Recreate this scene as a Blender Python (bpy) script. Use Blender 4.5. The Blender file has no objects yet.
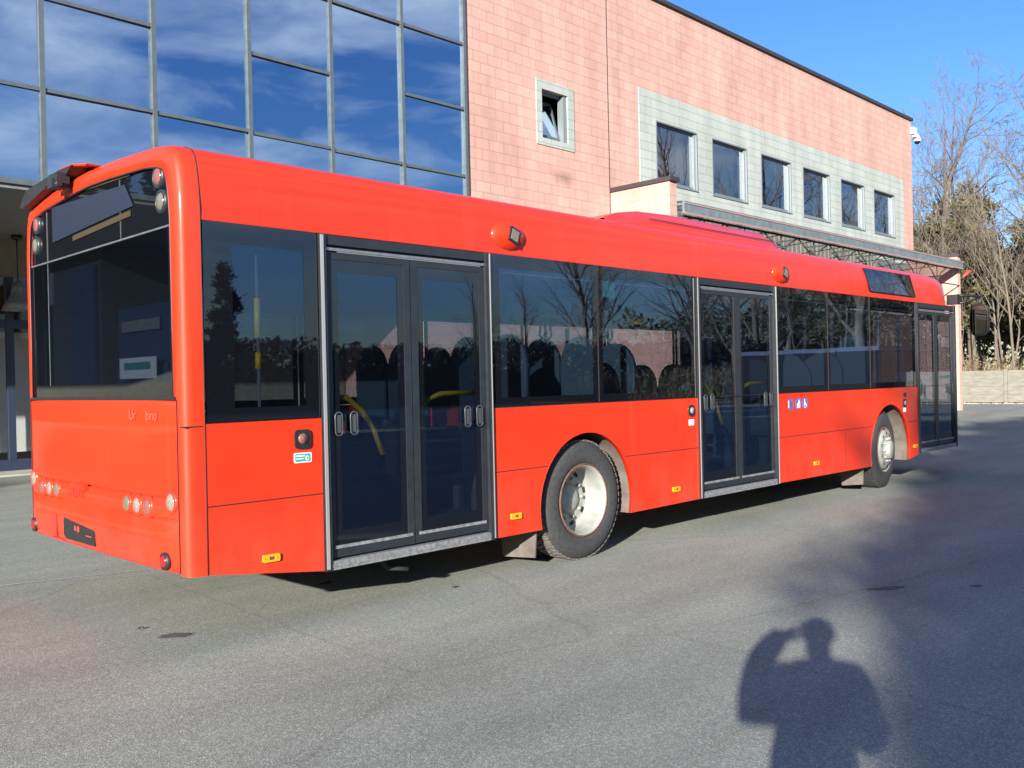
import bpy, bmesh, math, random
from mathutils import Vector, Matrix, noise
R = math.radians
scene = bpy.context.scene
col = scene.collection
rnd = random.Random(7)

# ------------------------------------------------------------------ camera
CAMP = Vector((-2.2541, -4.7855, 1.4674)); YAW, PITCH, ROLL, FPX = 0.78427, -0.003759, -0.021643, 911.63
def make_camera():
    f = Vector((math.cos(YAW)*math.cos(PITCH), math.sin(YAW)*math.cos(PITCH), math.sin(PITCH)))
    r = Vector((math.sin(YAW), -math.cos(YAW), 0)); u = r.cross(f)
    r2 = math.cos(ROLL)*r + math.sin(ROLL)*u; u2 = -math.sin(ROLL)*r + math.cos(ROLL)*u
    m = Matrix((r2, u2, -f)).transposed().to_4x4(); m.translation = CAMP
    cd = bpy.data.cameras.new('camera'); cd.sensor_width = 36; cd.lens = FPX/1024*36
    cd.clip_start = 0.02; cd.clip_end = 3000
    co = bpy.data.objects.new('camera', cd); col.objects.link(co); co.matrix_world = m
    scene.camera = co
make_camera()

# ------------------------------------------------------------------ sun and sky
SUN_AZ, SUN_EL = 27.0, 15.6            # shadows fall towards this heading (degrees from +x)
d = Vector((math.cos(R(SUN_AZ))*math.cos(R(SUN_EL)), math.sin(R(SUN_AZ))*math.cos(R(SUN_EL)), -math.sin(R(SUN_EL))))
SD = Vector((math.cos(R(SUN_AZ)), math.sin(R(SUN_AZ)))); SN = Vector((-SD.y, SD.x))
sl = bpy.data.lights.new('sun', 'SUN'); sl.energy = 5.0; sl.angle = R(0.5); sl.color = (1.0, 0.93, 0.83)
so = bpy.data.objects.new('sun', sl); col.objects.link(so)
so.rotation_euler = d.to_track_quat('-Z', 'Y').to_euler()
world = bpy.data.worlds.new('World'); scene.world = world; world.use_nodes = True
def build_world():
    nt = world.node_tree; N = nt.nodes; L = nt.links; bg = N['Background']
    sky = N.new('ShaderNodeTexSky'); sky.sky_type = 'NISHITA'; sky.sun_disc = False
    sky.sun_elevation = R(SUN_EL)
    tosun = -d
    sky.sun_rotation = math.atan2(tosun.x, tosun.y)
    sky.air_density = 1.3; sky.dust_density = 0.4; sky.ozone_density = 3.0; sky.altitude = 300
    tc = N.new('ShaderNodeTexCoord')
    mp = N.new('ShaderNodeMapping'); mp.inputs['Scale'].default_value = (1.0, 1.0, 3.2); mp.inputs['Rotation'].default_value = (0.15, -0.2, 0.6)
    L.new(tc.outputs['Generated'], mp.inputs['Vector'])
    nz = N.new('ShaderNodeTexNoise'); nz.inputs['Scale'].default_value = 4.6; nz.inputs['Detail'].default_value = 7; nz.inputs['Roughness'].default_value = 0.55
    nz.inputs['Distortion'].default_value = 0.35
    L.new(mp.outputs['Vector'], nz.inputs['Vector'])
    rp = N.new('ShaderNodeValToRGB'); rp.color_ramp.elements[0].position = 0.42; rp.color_ramp.elements[1].position = 0.72
    L.new(nz.outputs['Fac'], rp.inputs['Fac'])
    # clouds stand in the southern half of the sky only (y < 0)
    sp = N.new('ShaderNodeSeparateXYZ'); L.new(tc.outputs['Generated'], sp.inputs['Vector'])
    mr = N.new('ShaderNodeMapRange'); mr.inputs['From Min'].default_value = 0.05; mr.inputs['From Max'].default_value = -0.3
    L.new(sp.outputs['Y'], mr.inputs['Value'])
    mz = N.new('ShaderNodeMapRange'); mz.inputs['From Min'].default_value = 0.06; mz.inputs['From Max'].default_value = 0.22
    L.new(sp.outputs['Z'], mz.inputs['Value'])
    mq = N.new('ShaderNodeMath'); mq.operation = 'MULTIPLY'; L.new(rp.outputs['Color'], mq.inputs[0]); L.new(mz.outputs['Result'], mq.inputs[1])
    mu = N.new('ShaderNodeMath'); mu.operation = 'MULTIPLY'
    L.new(mq.outputs[0], mu.inputs[0]); L.new(mr.outputs['Result'], mu.inputs[1])
    m2 = N.new('ShaderNodeMath'); m2.operation = 'MULTIPLY'; m2.inputs[1].default_value = 0.9
    L.new(mu.outputs[0], m2.inputs[0])
    mx = N.new('ShaderNodeMix'); mx.data_type = 'RGBA'
    L.new(m2.outputs[0], mx.inputs['Factor']); L.new(sky.outputs['Color'], mx.inputs['A'])
    mx.inputs['B'].default_value = (6.0, 6.7, 7.6, 1)
    hs = N.new('ShaderNodeHueSaturation'); hs.inputs['Saturation'].default_value = 1.2
    L.new(sky.outputs['Color'], hs.inputs['Color'])
    tn = N.new('ShaderNodeMix'); tn.data_type = 'RGBA'; tn.blend_type = 'MULTIPLY'; tn.inputs['Factor'].default_value = 1
    L.new(hs.outputs['Color'], tn.inputs['A']); tn.inputs['B'].default_value = (0.70, 0.83, 1.22, 1); L.new(tn.outputs['Result'], mx.inputs['A'])
    L.new(mx.outputs['Result'], bg.inputs['Color'])
    bg.inputs['Strength'].default_value = 0.069
build_world()
scene.view_settings.view_transform = 'Standard'; scene.view_settings.look = 'None'
scene.view_settings.gamma = 1; scene.view_settings.use_curve_mapping = False
scene.view_settings.exposure = 1.4
scene.cycles.max_bounces = 10; scene.cycles.transparent_max_bounces = 24; scene.cycles.glossy_bounces = 4; scene.cycles.transmission_bounces = 4
scene.cycles.caustics_reflective = False; scene.cycles.caustics_refractive = False

# ------------------------------------------------------------------ materials
MATS = {}
def mat(name, c, rough=0.6, metal=0.0, spec=0.5, noise_amt=0.0, nscale=8.0, coat=0.0, bump=0.0, bscale=40.0, streak=None):
    m = bpy.data.materials.new(name); m.use_nodes = True; MATS[name] = m
    nt = m.node_tree; N = nt.nodes; L = nt.links; b = N['Principled BSDF']
    b.inputs['Base Color'].default_value = (*c, 1); b.inputs['Roughness'].default_value = rough
    b.inputs['Metallic'].default_value = metal; b.inputs['Specular IOR Level'].default_value = spec
    b.inputs['Coat Weight'].default_value = coat; b.inputs['Coat Roughness'].default_value = 0.14
    tc = N.new('ShaderNodeTexCoord')
    if noise_amt > 0:
        mp = N.new('ShaderNodeMapping'); L.new(tc.outputs['Object'], mp.inputs['Vector'])
        if streak: mp.inputs['Scale'].default_value = streak
        nz = N.new('ShaderNodeTexNoise'); nz.inputs['Scale'].default_value = nscale; nz.inputs['Detail'].default_value = 6
        L.new(mp.outputs['Vector'], nz.inputs['Vector'])
        mr = N.new('ShaderNodeMapRange'); mr.inputs['From Min'].default_value = 0.3; mr.inputs['From Max'].default_value = 0.7
        mr.inputs['To Min'].default_value = 1-noise_amt; mr.inputs['To Max'].default_value = 1+noise_amt
        L.new(nz.outputs['Fac'], mr.inputs['Value'])
        hs = N.new('ShaderNodeHueSaturation'); hs.inputs['Color'].default_value = (*c, 1)
        L.new(mr.outputs['Result'], hs.inputs['Value']); L.new(hs.outputs['Color'], b.inputs['Base Color'])
        r2 = N.new('ShaderNodeMapRange'); r2.inputs['To Min'].default_value = max(0, rough-0.12); r2.inputs['To Max'].default_value = min(1, rough+0.12)
        L.new(nz.outputs['Fac'], r2.inputs['Value']); L.new(r2.outputs['Result'], b.inputs['Roughness'])
    if bump > 0:
        nb = N.new('ShaderNodeTexNoise'); nb.inputs['Scale'].default_value = bscale; nb.inputs['Detail'].default_value = 4
        L.new(tc.outputs['Object'], nb.inputs['Vector'])
        bp = N.new('ShaderNodeBump'); bp.inputs['Strength'].default_value = bump; bp.inputs['Distance'].default_value = 0.01
        L.new(nb.outputs['Fac'], bp.inputs['Height']); L.new(bp.outputs['Normal'], b.inputs['Normal'])
    return m

def glass_mat(name, tint, refl=0.12, body=(0.004, 0.005, 0.008), opac=0.25, gcol=(1, 1, 1), wav=0.0):
    """thin tinted window glass: reflects by angle, lets tinted light through"""
    m = bpy.data.materials.new(name); m.use_nodes = True; MATS[name] = m
    nt = m.node_tree; N = nt.nodes; L = nt.links; N.remove(N['Principled BSDF']); out = N['Material Output']
    tr = N.new('ShaderNodeBsdfTransparent'); tr.inputs['Color'].default_value = (*tint, 1)
    df = N.new('ShaderNodeBsdfDiffuse'); df.inputs['Color'].default_value = (*body, 1)
    gl = N.new('ShaderNodeBsdfGlossy'); gl.inputs['Roughness'].default_value = 0.012; gl.inputs['Color'].default_value = (*gcol, 1)
    if wav > 0:
        tc = N.new('ShaderNodeTexCoord'); nz = N.new('ShaderNodeTexNoise'); nz.inputs['Scale'].default_value = 0.9; nz.inputs['Detail'].default_value = 1
        L.new(tc.outputs['Object'], nz.inputs['Vector'])
        bp = N.new('ShaderNodeBump'); bp.inputs['Strength'].default_value = wav; bp.inputs['Distance'].default_value = 0.05
        L.new(nz.outputs['Fac'], bp.inputs['Height']); L.new(bp.outputs['Normal'], gl.inputs['Normal'])
    a = N.new('ShaderNodeMixShader'); a.inputs['Fac'].default_value = opac
    L.new(tr.outputs[0], a.inputs[1]); L.new(df.outputs[0], a.inputs[2])
    fr = N.new('ShaderNodeFresnel'); ge = N.new('ShaderNodeNewGeometry'); io = N.new('ShaderNodeMapRange')
    io.inputs['To Min'].default_value = 1.5; io.inputs['To Max'].default_value = 1/1.5   # the same reflectance on both faces of the pane
    L.new(ge.outputs['Backfacing'], io.inputs['Value']); L.new(io.outputs['Result'], fr.inputs['IOR'])
    mr = N.new('ShaderNodeMapRange'); mr.inputs['From Min'].default_value = 0.04; mr.inputs['From Max'].default_value = 1
    mr.inputs['To Min'].default_value = refl; mr.inputs['To Max'].default_value = 1.0
    L.new(fr.outputs[0], mr.inputs['Value'])
    b = N.new('ShaderNodeMixShader'); L.new(mr.outputs['Result'], b.inputs['Fac'])
    L.new(a.outputs[0], b.inputs[1]); L.new(gl.outputs[0], b.inputs[2]); L.new(b.outputs[0], out.inputs['Surface'])
    return m

def block_mat(name, c1, c2, mortar, w, h, ms, dark=0.8, offset=0.5, bump=0.35, streak_amt=0.15, soot=None):
    """coursed concrete blocks; u runs along x+y, v along z"""
    m = bpy.data.materials.new(name); m.use_nodes = True; MATS[name] = m
    nt = m.node_tree; N = nt.nodes; L = nt.links; b = N['Principled BSDF']
    tc = N.new('ShaderNodeTexCoord'); sp = N.new('ShaderNodeSeparateXYZ'); L.new(tc.outputs['Object'], sp.inputs[0])
    ad = N.new('ShaderNodeMath'); L.new(sp.outputs['X'], ad.inputs[0]); L.new(sp.outputs['Y'], ad.inputs[1])
    cb = N.new('ShaderNodeCombineXYZ'); L.new(ad.outputs[0], cb.inputs['X']); L.new(sp.outputs['Z'], cb.inputs['Y'])
    br = N.new('ShaderNodeTexBrick'); L.new(cb.outputs[0], br.inputs['Vector'])
    br.inputs['Color1'].default_value = (*c1, 1); br.inputs['Color2'].default_value = (*c2, 1); br.inputs['Mortar'].default_value = (*mortar, 1)
    br.inputs['Scale'].default_value = 1; br.inputs['Mortar Size'].default_value = ms; br.inputs['Mortar Smooth'].default_value = 0.2
    br.inputs['Brick Width'].default_value = w; br.inputs['Row Height'].default_value = h; br.offset = offset; br.inputs['Bias'].default_value = 0.0
    mp = N.new('ShaderNodeMapping'); mp.inputs['Scale'].default_value = (1.3, 1.3, 0.22); L.new(tc.outputs['Object'], mp.inputs['Vector'])
    nz = N.new('ShaderNodeTexNoise'); nz.inputs['Scale'].default_value = 1.1; nz.inputs['Detail'].default_value = 8; nz.inputs['Roughness'].default_value = 0.65
    L.new(mp.outputs['Vector'], nz.inputs['Vector'])
    mr = N.new('ShaderNodeMapRange'); mr.inputs['From Min'].default_value = 0.35; mr.inputs['From Max'].default_value = 0.65
    mr.inputs['To Min'].default_value = 1-streak_amt; mr.inputs['To Max'].default_value = 1+streak_amt*0.5
    L.new(nz.outputs['Fac'], mr.inputs['Value'])
    n2 = N.new('ShaderNodeTexNoise'); n2.inputs['Scale'].default_value = 45; n2.inputs['Detail'].default_value = 3; L.new(tc.outputs['Object'], n2.inputs['Vector'])
    m3 = N.new('ShaderNodeMapRange'); m3.inputs['To Min'].default_value = 0.8; m3.inputs['To Max'].default_value = 1.2; L.new(n2.outputs['Fac'], m3.inputs['Value'])
    mu = N.new('ShaderNodeMath'); mu.operation = 'MULTIPLY'; L.new(mr.outputs[0], mu.inputs[0]); L.new(m3.outputs[0], mu.inputs[1])
    hs = N.new('ShaderNodeHueSaturation'); L.new(br.outputs['Color'], hs.inputs['Color']); L.new(mu.outputs[0], hs.inputs['Value'])
    if soot:
        ms_ = N.new('ShaderNodeMapping'); ms_.inputs['Location'].default_value = (-soot[0]*1.3, 0, -soot[1]*3.4); ms_.inputs['Scale'].default_value = (1.3, 0.0, 3.4); L.new(tc.outputs['Object'], ms_.inputs[0])
        ln = N.new('ShaderNodeVectorMath'); ln.operation = 'LENGTH'; L.new(ms_.outputs[0], ln.inputs[0])
        ns = N.new('ShaderNodeTexNoise'); ns.inputs['Scale'].default_value = 2.2; ns.inputs['Detail'].default_value = 6; L.new(tc.outputs['Object'], ns.inputs['Vector'])
        sb = N.new('ShaderNodeMath'); sb.operation = 'ADD'; L.new(ln.outputs['Value'], sb.inputs[0]); L.new(ns.outputs['Fac'], sb.inputs[1])
        mm = N.new('ShaderNodeMapRange'); mm.inputs['From Min'].default_value = 1.25; mm.inputs['From Max'].default_value = 0.55; mm.inputs['To Max'].default_value = 0.62; L.new(sb.outputs[0], mm.inputs['Value'])
        sm = N.new('ShaderNodeMix'); sm.data_type = 'RGBA'; L.new(mm.outputs[0], sm.inputs['Factor']); L.new(hs.outputs['Color'], sm.inputs['A']); sm.inputs['B'].default_value = (0.16, 0.11, 0.09, 1)
        L.new(sm.outputs['Result'], b.inputs['Base Color'])
    else: L.new(hs.outputs['Color'], b.inputs['Base Color'])
    b.inputs['Roughness'].default_value = 0.92; b.inputs['Specular IOR Level'].default_value = 0.2
    bp = N.new('ShaderNodeBump'); bp.inputs['Strength'].default_value = bump; bp.inputs['Distance'].default_value = 0.012; bp.invert = True
    L.new(br.outputs['Fac'], bp.inputs['Height']); L.new(bp.outputs['Normal'], b.inputs['Normal'])
    return m

def asphalt_mat():
    m = bpy.data.materials.new('asphalt'); m.use_nodes = True; MATS['asphalt'] = m
    nt = m.node_tree; N = nt.nodes; L = nt.links; b = N['Principled BSDF']
    tc = N.new('ShaderNodeTexCoord')
    vo = N.new('ShaderNodeTexVoronoi'); vo.inputs['Scale'].default_value = 190; L.new(tc.outputs['Object'], vo.inputs['Vector'])
    rp = N.new('ShaderNodeValToRGB'); e = rp.color_ramp.elements
    e[0].position = 0.0; e[0].color = (0.150, 0.160, 0.138, 1); e[1].position = 1.0; e[1].color = (0.46, 0.485, 0.42, 1)
    k = e.new(0.6); k.color = (0.232, 0.245, 0.212, 1)
    L.new(vo.outputs['Color'], rp.inputs['Fac'])
    n1 = N.new('ShaderNodeTexNoise'); n1.inputs['Scale'].default_value = 28; n1.inputs['Detail'].default_value = 5; n1.inputs['Roughness'].default_value = 0.7; L.new(tc.outputs['Object'], n1.inputs['Vector'])
    m1 = N.new('ShaderNodeMapRange'); m1.inputs['To Min'].default_value = 0.72; m1.inputs['To Max'].default_value = 1.28; L.new(n1.outputs['Fac'], m1.inputs['Value'])
    mp = N.new('ShaderNodeMapping'); mp.inputs['Rotation'].default_value = (0, 0, R(-20)); mp.inputs['Scale'].default_value = (0.35, 1.2, 1); L.new(tc.outputs['Object'], mp.inputs['Vector'])
    n2 = N.new('ShaderNodeTexNoise'); n2.inputs['Scale'].default_value = 0.9; n2.inputs['Detail'].default_value = 8; n2.inputs['Roughness'].default_value = 0.62; L.new(mp.outputs[0], n2.inputs['Vector'])
    m2 = N.new('ShaderNodeMapRange'); m2.inputs['From Min'].default_value = 0.3; m2.inputs['From Max'].default_value = 0.7; m2.inputs['To Min'].default_value = 0.76; m2.inputs['To Max'].default_value = 1.18; L.new(n2.outputs['Fac'], m2.inputs['Value'])
    # tar-dark fine cracks
    vc = N.new('ShaderNodeTexVoronoi'); vc.feature = 'DISTANCE_TO_EDGE'; vc.inputs['Scale'].default_value = 0.33
    nd = N.new('ShaderNodeTexNoise'); nd.inputs['Scale'].default_value = 2.5; nd.inputs['Detail'].default_value = 4; L.new(tc.outputs['Object'], nd.inputs['Vector'])
    ms = N.new('ShaderNodeMix'); ms.data_type = 'RGBA'; ms.inputs['Factor'].default_value = 0.12; L.new(tc.outputs['Object'], ms.inputs['A']); L.new(nd.outputs['Color'], ms.inputs['B']); L.new(ms.outputs['Result'], vc.inputs['Vector'])
    m4 = N.new('ShaderNodeMapRange'); m4.inputs['From Min'].default_value = 0.0; m4.inputs['From Max'].default_value = 0.006; m4.inputs['To Min'].default_value = 0.86; m4.inputs['To Max'].default_value = 1.0; L.new(vc.outputs['Distance'], m4.inputs['Value'])
    mu = N.new('ShaderNodeMath'); mu.operation = 'MULTIPLY'; L.new(m1.outputs[0], mu.inputs[0]); L.new(m2.outputs[0], mu.inputs[1])
    mv = N.new('ShaderNodeMath'); mv.operation = 'MULTIPLY'; L.new(mu.outputs[0], mv.inputs[0]); L.new(m4.outputs[0], mv.inputs[1])
    hs = N.new('ShaderNodeHueSaturation'); L.new(rp.outputs['Color'], hs.inputs['Color']); L.new(mv.outputs[0], hs.inputs['Value'])
    L.new(hs.outputs['Color'], b.inputs['Base Color']); b.inputs['Roughness'].default_value = 0.85; b.inputs['Specular IOR Level'].default_value = 0.3
    bp = N.new('ShaderNodeBump'); bp.inputs['Strength'].default_value = 0.35; bp.inputs['Distance'].default_value = 0.004
    L.new(vo.outputs['Distance'], bp.inputs['Height']); L.new(bp.outputs['Normal'], b.inputs['Normal'])
asphalt_mat()

def paint_mat():
    m = bpy.data.materials.new('red_paint'); m.use_nodes = True; MATS['red_paint'] = m
    nt = m.node_tree; N = nt.nodes; L = nt.links; b = N['Principled BSDF']
    tc = N.new('ShaderNodeTexCoord'); sp = N.new('ShaderNodeSeparateXYZ'); L.new(tc.outputs['Object'], sp.inputs[0])
    def nse(sc, det, scale=None, rough=.6):
        n = N.new('ShaderNodeTexNoise'); n.inputs['Scale'].default_value = sc; n.inputs['Detail'].default_value = det; n.inputs['Roughness'].default_value = rough
        if scale:
            mp = N.new('ShaderNodeMapping'); mp.inputs['Scale'].default_value = scale; L.new(tc.outputs['Object'], mp.inputs[0]); L.new(mp.outputs[0], n.inputs['Vector'])
        else: L.new(tc.outputs['Object'], n.inputs['Vector'])
        return n
    def mr(src, a, b_, c, d_):
        q = N.new('ShaderNodeMapRange'); q.inputs['From Min'].default_value = a; q.inputs['From Max'].default_value = b_; q.inputs['To Min'].default_value = c; q.inputs['To Max'].default_value = d_
        L.new(src, q.inputs['Value']); return q.outputs['Result']
    def mul(a, b_):
        q = N.new('ShaderNodeMath'); q.operation = 'MULTIPLY'; L.new(a, q.inputs[0]); L.new(b_, q.inputs[1]); return q.outputs[0]
    fade = mr(nse(1.1, 5, (0.6, 0.6, 1.4)).outputs['Fac'], .3, .7, .86, 1.08)
    hs = N.new('ShaderNodeHueSaturation'); hs.inputs['Color'].default_value = (0.60, 0.030, 0.006, 1); L.new(fade, hs.inputs['Value'])
    low = mr(sp.outputs['Z'], .95, .33, 0, 1)                         # road film along the skirt
    film = mul(low, mr(nse(3.2, 8, (1, 1, .7)).outputs['Fac'], .38, .68, 0, .42))
    run = mr(nse(9, 4, (1, 1, .06)).outputs['Fac'], .56, .74, 0, .14)   # run-down streaks
    mx = N.new('ShaderNodeMath'); mx.operation = 'MAXIMUM'; L.new(film, mx.inputs[0]); L.new(run, mx.inputs[1])
    dm = N.new('ShaderNodeMix'); dm.data_type = 'RGBA'; L.new(mx.outputs[0], dm.inputs['Factor']); L.new(hs.outputs['Color'], dm.inputs['A']); dm.inputs['B'].default_value = (0.20, 0.085, 0.06, 1)
    L.new(dm.outputs['Result'], b.inputs['Base Color'])
    b.inputs['Roughness'].default_value = 0.5; b.inputs['Specular IOR Level'].default_value = 0.25
    b.inputs['Coat Weight'].default_value = 0.55; L.new(mr(nse(2.5, 6).outputs['Fac'], .3, .7, .05, .16), b.inputs['Coat Roughness'])
    bp = N.new('ShaderNodeBump'); bp.inputs['Strength'].default_value = .10; bp.inputs['Distance'].default_value = .03; L.new(nse(1.7, 1).outputs['Fac'], bp.inputs['Height'])
    L.new(bp.outputs['Normal'], b.inputs['Coat Normal'])
paint_mat()
mat('red_faded', (0.70, 0.05, 0.035), 0.5, noise_amt=0.06, nscale=3)
mat('ghost_mark', (0.62, 0.085, 0.05), 0.5)
mat('ghost_dark', (0.50, 0.03, 0.02), 0.5)
mat('black_gloss', (0.005, 0.006, 0.009), 0.015, spec=1.0)
mat('black_plastic', (0.015, 0.015, 0.017), 0.45, noise_amt=0.2, nscale=20)
mat('seam', (0.03, 0.008, 0.008), 0.7)
mat('rubber', (0.035, 0.036, 0.038), 0.8, noise_amt=0.25, nscale=30, bump=0.3, bscale=60)
mat('tread_dust', (0.11, 0.105, 0.095), 0.9, noise_amt=0.3, nscale=20, bump=0.4, bscale=70)
mat('door_metal', (0.022, 0.027, 0.034), 0.4, metal=0.2, noise_amt=0.12, nscale=14)
mat('aluminium', (0.33, 0.34, 0.35), 0.32, metal=0.75, noise_amt=0.15, nscale=25)
mat('bright_trim', (0.5, 0.5, 0.5), 0.3, metal=0.6)
mat('handle_grey', (0.07, 0.08, 0.09), 0.35, metal=0.3)
mat('blind_beige', (0.30, 0.28, 0.24), 0.8)
mat('worn_alu', (0.24, 0.25, 0.26), 0.5, metal=0.4, noise_amt=0.35, nscale=35)
mat('rim_paint', (0.27, 0.28, 0.26), 0.5, metal=0.1, noise_amt=0.18, nscale=12)
mat('rust', (0.11, 0.055, 0.03), 0.8, noise_amt=0.4, nscale=40)
mat('dirty_liner', (0.115, 0.10, 0.088), 0.85, noise_amt=0.25, nscale=10)
mat('chassis', (0.02, 0.02, 0.02), 0.85)
mat('amber', (0.95, 0.32, 0.01), 0.25, noise_amt=0.1, nscale=60)
mat('lamp_red', (0.30, 0.012, 0.015), 0.15)
mat('lamp_clear', (0.20, 0.175, 0.15), 0.12, noise_amt=0.25, nscale=90)
mat('lamp_pink', (0.19, 0.075, 0.065), 0.15, noise_amt=0.2, nscale=90)
mat('lamp_grey', (0.12, 0.12, 0.09), 0.15, noise_amt=0.2, nscale=90)
mat('sticker_white', (0.8, 0.8, 0.8), 0.5)
mat('sticker_teal', (0.05, 0.28, 0.26), 0.5)
mat('sticker_blue', (0.05, 0.12, 0.40), 0.5)
mat('yellow_paint', (0.85, 0.62, 0.02), 0.35)
mat('seat_fabric', (0.03, 0.06, 0.10), 0.8, noise_amt=0.3, nscale=30)
mat('seat_shell', (0.05, 0.085, 0.12), 0.35)
mat('interior_panel', (0.20, 0.21, 0.22), 0.6)
mat('reflection_blue', (0.035, 0.06, 0.13), 0.4)  # colour of reflections painted behind the rear window
mat('reflection_tan', (0.16, 0.145, 0.12), 0.6)  # tan tone of a painted reflection, rear window
mat('interior_dark', (0.05, 0.055, 0.065), 0.7)
mat('bus_floor', (0.07, 0.075, 0.08), 0.8)
mat('led_panel', (0.018, 0.025, 0.045), 0.25)
mat('led_border', (0.045, 0.034, 0.014), 0.4)
glass_mat('bus_glass', (0.78, 0.82, 0.86), 0.12, opac=0.16, gcol=(0.58, 0.76, 1.0), wav=0.02)
glass_mat('bus_glass_dark', (0.64, 0.68, 0.74), 0.12, opac=0.22, gcol=(0.58, 0.76, 1.0), wav=0.02)
glass_mat('curtain_glass', (0.60, 0.64, 0.68), 0.52, body=(0.01, 0.015, 0.03), opac=0.25, gcol=(0.68, 0.82, 1.0), wav=0.03)
glass_mat('window_glass', (0.62, 0.64, 0.66), 0.18, opac=0.15, gcol=(0.95, 0.97, 1.0), wav=0.03)
block_mat('pink_block', (0.56, 0.335, 0.28), (0.50, 0.295, 0.248), (0.385, 0.265, 0.225), 0.42, 0.225, 0.012, streak_amt=0.18, soot=(3.35, 6.05))
block_mat('grey_block', (0.36, 0.40, 0.37), (0.39, 0.43, 0.40), (0.27, 0.30, 0.28), 0.84, 0.225, 0.010, streak_amt=0.18)
mat('ribbed_panel', (0.42, 0.39, 0.33), 0.8, noise_amt=0.2, nscale=6, streak=(3, 3, 0.3))
mat('coping', (0.035, 0.028, 0.03), 0.5)
mat('canopy_metal', (0.13, 0.165, 0.18), 0.55, noise_amt=0.2, nscale=6)
mat('truss_metal', (0.03, 0.032, 0.035), 0.6)
mat('frame_grey', (0.20, 0.235, 0.25), 0.45, metal=0.3)
mat('mullion', (0.115, 0.145, 0.155), 0.4, metal=0.35, noise_amt=0.1)
mat('soffit', (0.16, 0.17, 0.17), 0.8, noise_amt=0.1)
mat('olive_panel', (0.20, 0.20, 0.15), 0.7, noise_amt=0.12)
mat('navy_frame', (0.02, 0.03, 0.06), 0.45)
mat('room_dark', (0.05, 0.055, 0.06), 0.9)
mat('room_white', (0.75, 0.74, 0.70), 0.8)
mat('room_ochre', (0.65, 0.36, 0.10), 0.8)
mat('room_pink', (0.75, 0.42, 0.36), 0.8)
mat('poster_green', (0.12, 0.35, 0.25), 0.7)
mat('poster_orange', (0.75, 0.30, 0.10), 0.7)
mat('white_plastic', (0.6, 0.6, 0.6), 0.35)
mat('pavement', (0.36, 0.35, 0.32), 0.9, noise_amt=0.12, nscale=4)
mat('line_worn', (0.36, 0.36, 0.34), 0.9, noise_amt=0.2, nscale=30)
mat('oil_stain', (0.085, 0.082, 0.075), 0.7, noise_amt=0.3, nscale=20)
mat('leaf_dead', (0.05, 0.035, 0.02), 0.9)
mat('concrete_fence', (0.185, 0.178, 0.15), 0.9, noise_amt=0.2, nscale=3, streak=(1, 1, 3), bump=0.3)
mat('verge', (0.16, 0.13, 0.08), 0.95, noise_amt=0.4, nscale=1.5)
mat('litter', (0.40, 0.34, 0.26), 0.95, noise_amt=0.4, nscale=9)
mat('bark_far', (0.085, 0.068, 0.055), 0.95, noise_amt=0.35, nscale=5)
mat('pink_stripe', (0.35, 0.20, 0.18), 0.6)
glass_mat('entrance_glass', (0.9, 0.92, 0.92), 0.03, opac=0.04)
glass_mat('shade_glass', (0.2, 0.22, 0.24), 0.06, opac=0.7)  # dark glass standing in for shade below the canopy
glass_mat('canopy_glass', (0.8, 0.82, 0.82), 0.1, opac=0.1)
mat('bark', (0.13, 0.105, 0.085), 0.95, noise_amt=0.35, nscale=5, streak=(1, 1, 0.3))
mat('bark_pale', (0.125, 0.105, 0.082), 0.95, noise_amt=0.3, nscale=5, streak=(1, 1, 0.3))
mat('pine_green', (0.115, 0.105, 0.045), 0.8, noise_amt=0.5, nscale=0.9)
mat('belt_dark', (0.012, 0.016, 0.010), 0.95, noise_amt=0.4, nscale=0.5)
mat('pine_dark', (0.03, 0.045, 0.02), 0.85, noise_amt=0.4, nscale=0.9)
mat('scrub_brown', (0.15, 0.11, 0.06), 0.9, noise_amt=0.4, nscale=1.2)
mat('wood_mass', (0.10, 0.092, 0.05), 0.95, noise_amt=0.5, nscale=0.35)
mat('standin_blue', (0.003, 0.005, 0.012), 0.9)
mat('standin_band', (0.05, 0.07, 0.14), 0.6)
mat('skin', (0.48, 0.28, 0.20), 0.55)
mat('jacket', (0.03, 0.035, 0.05), 0.85)
mat('jeans', (0.04, 0.06, 0.12), 0.85)
mat('cap', (0.02, 0.02, 0.025), 0.8)
mat('shoe', (0.02, 0.018, 0.015), 0.6)

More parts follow.
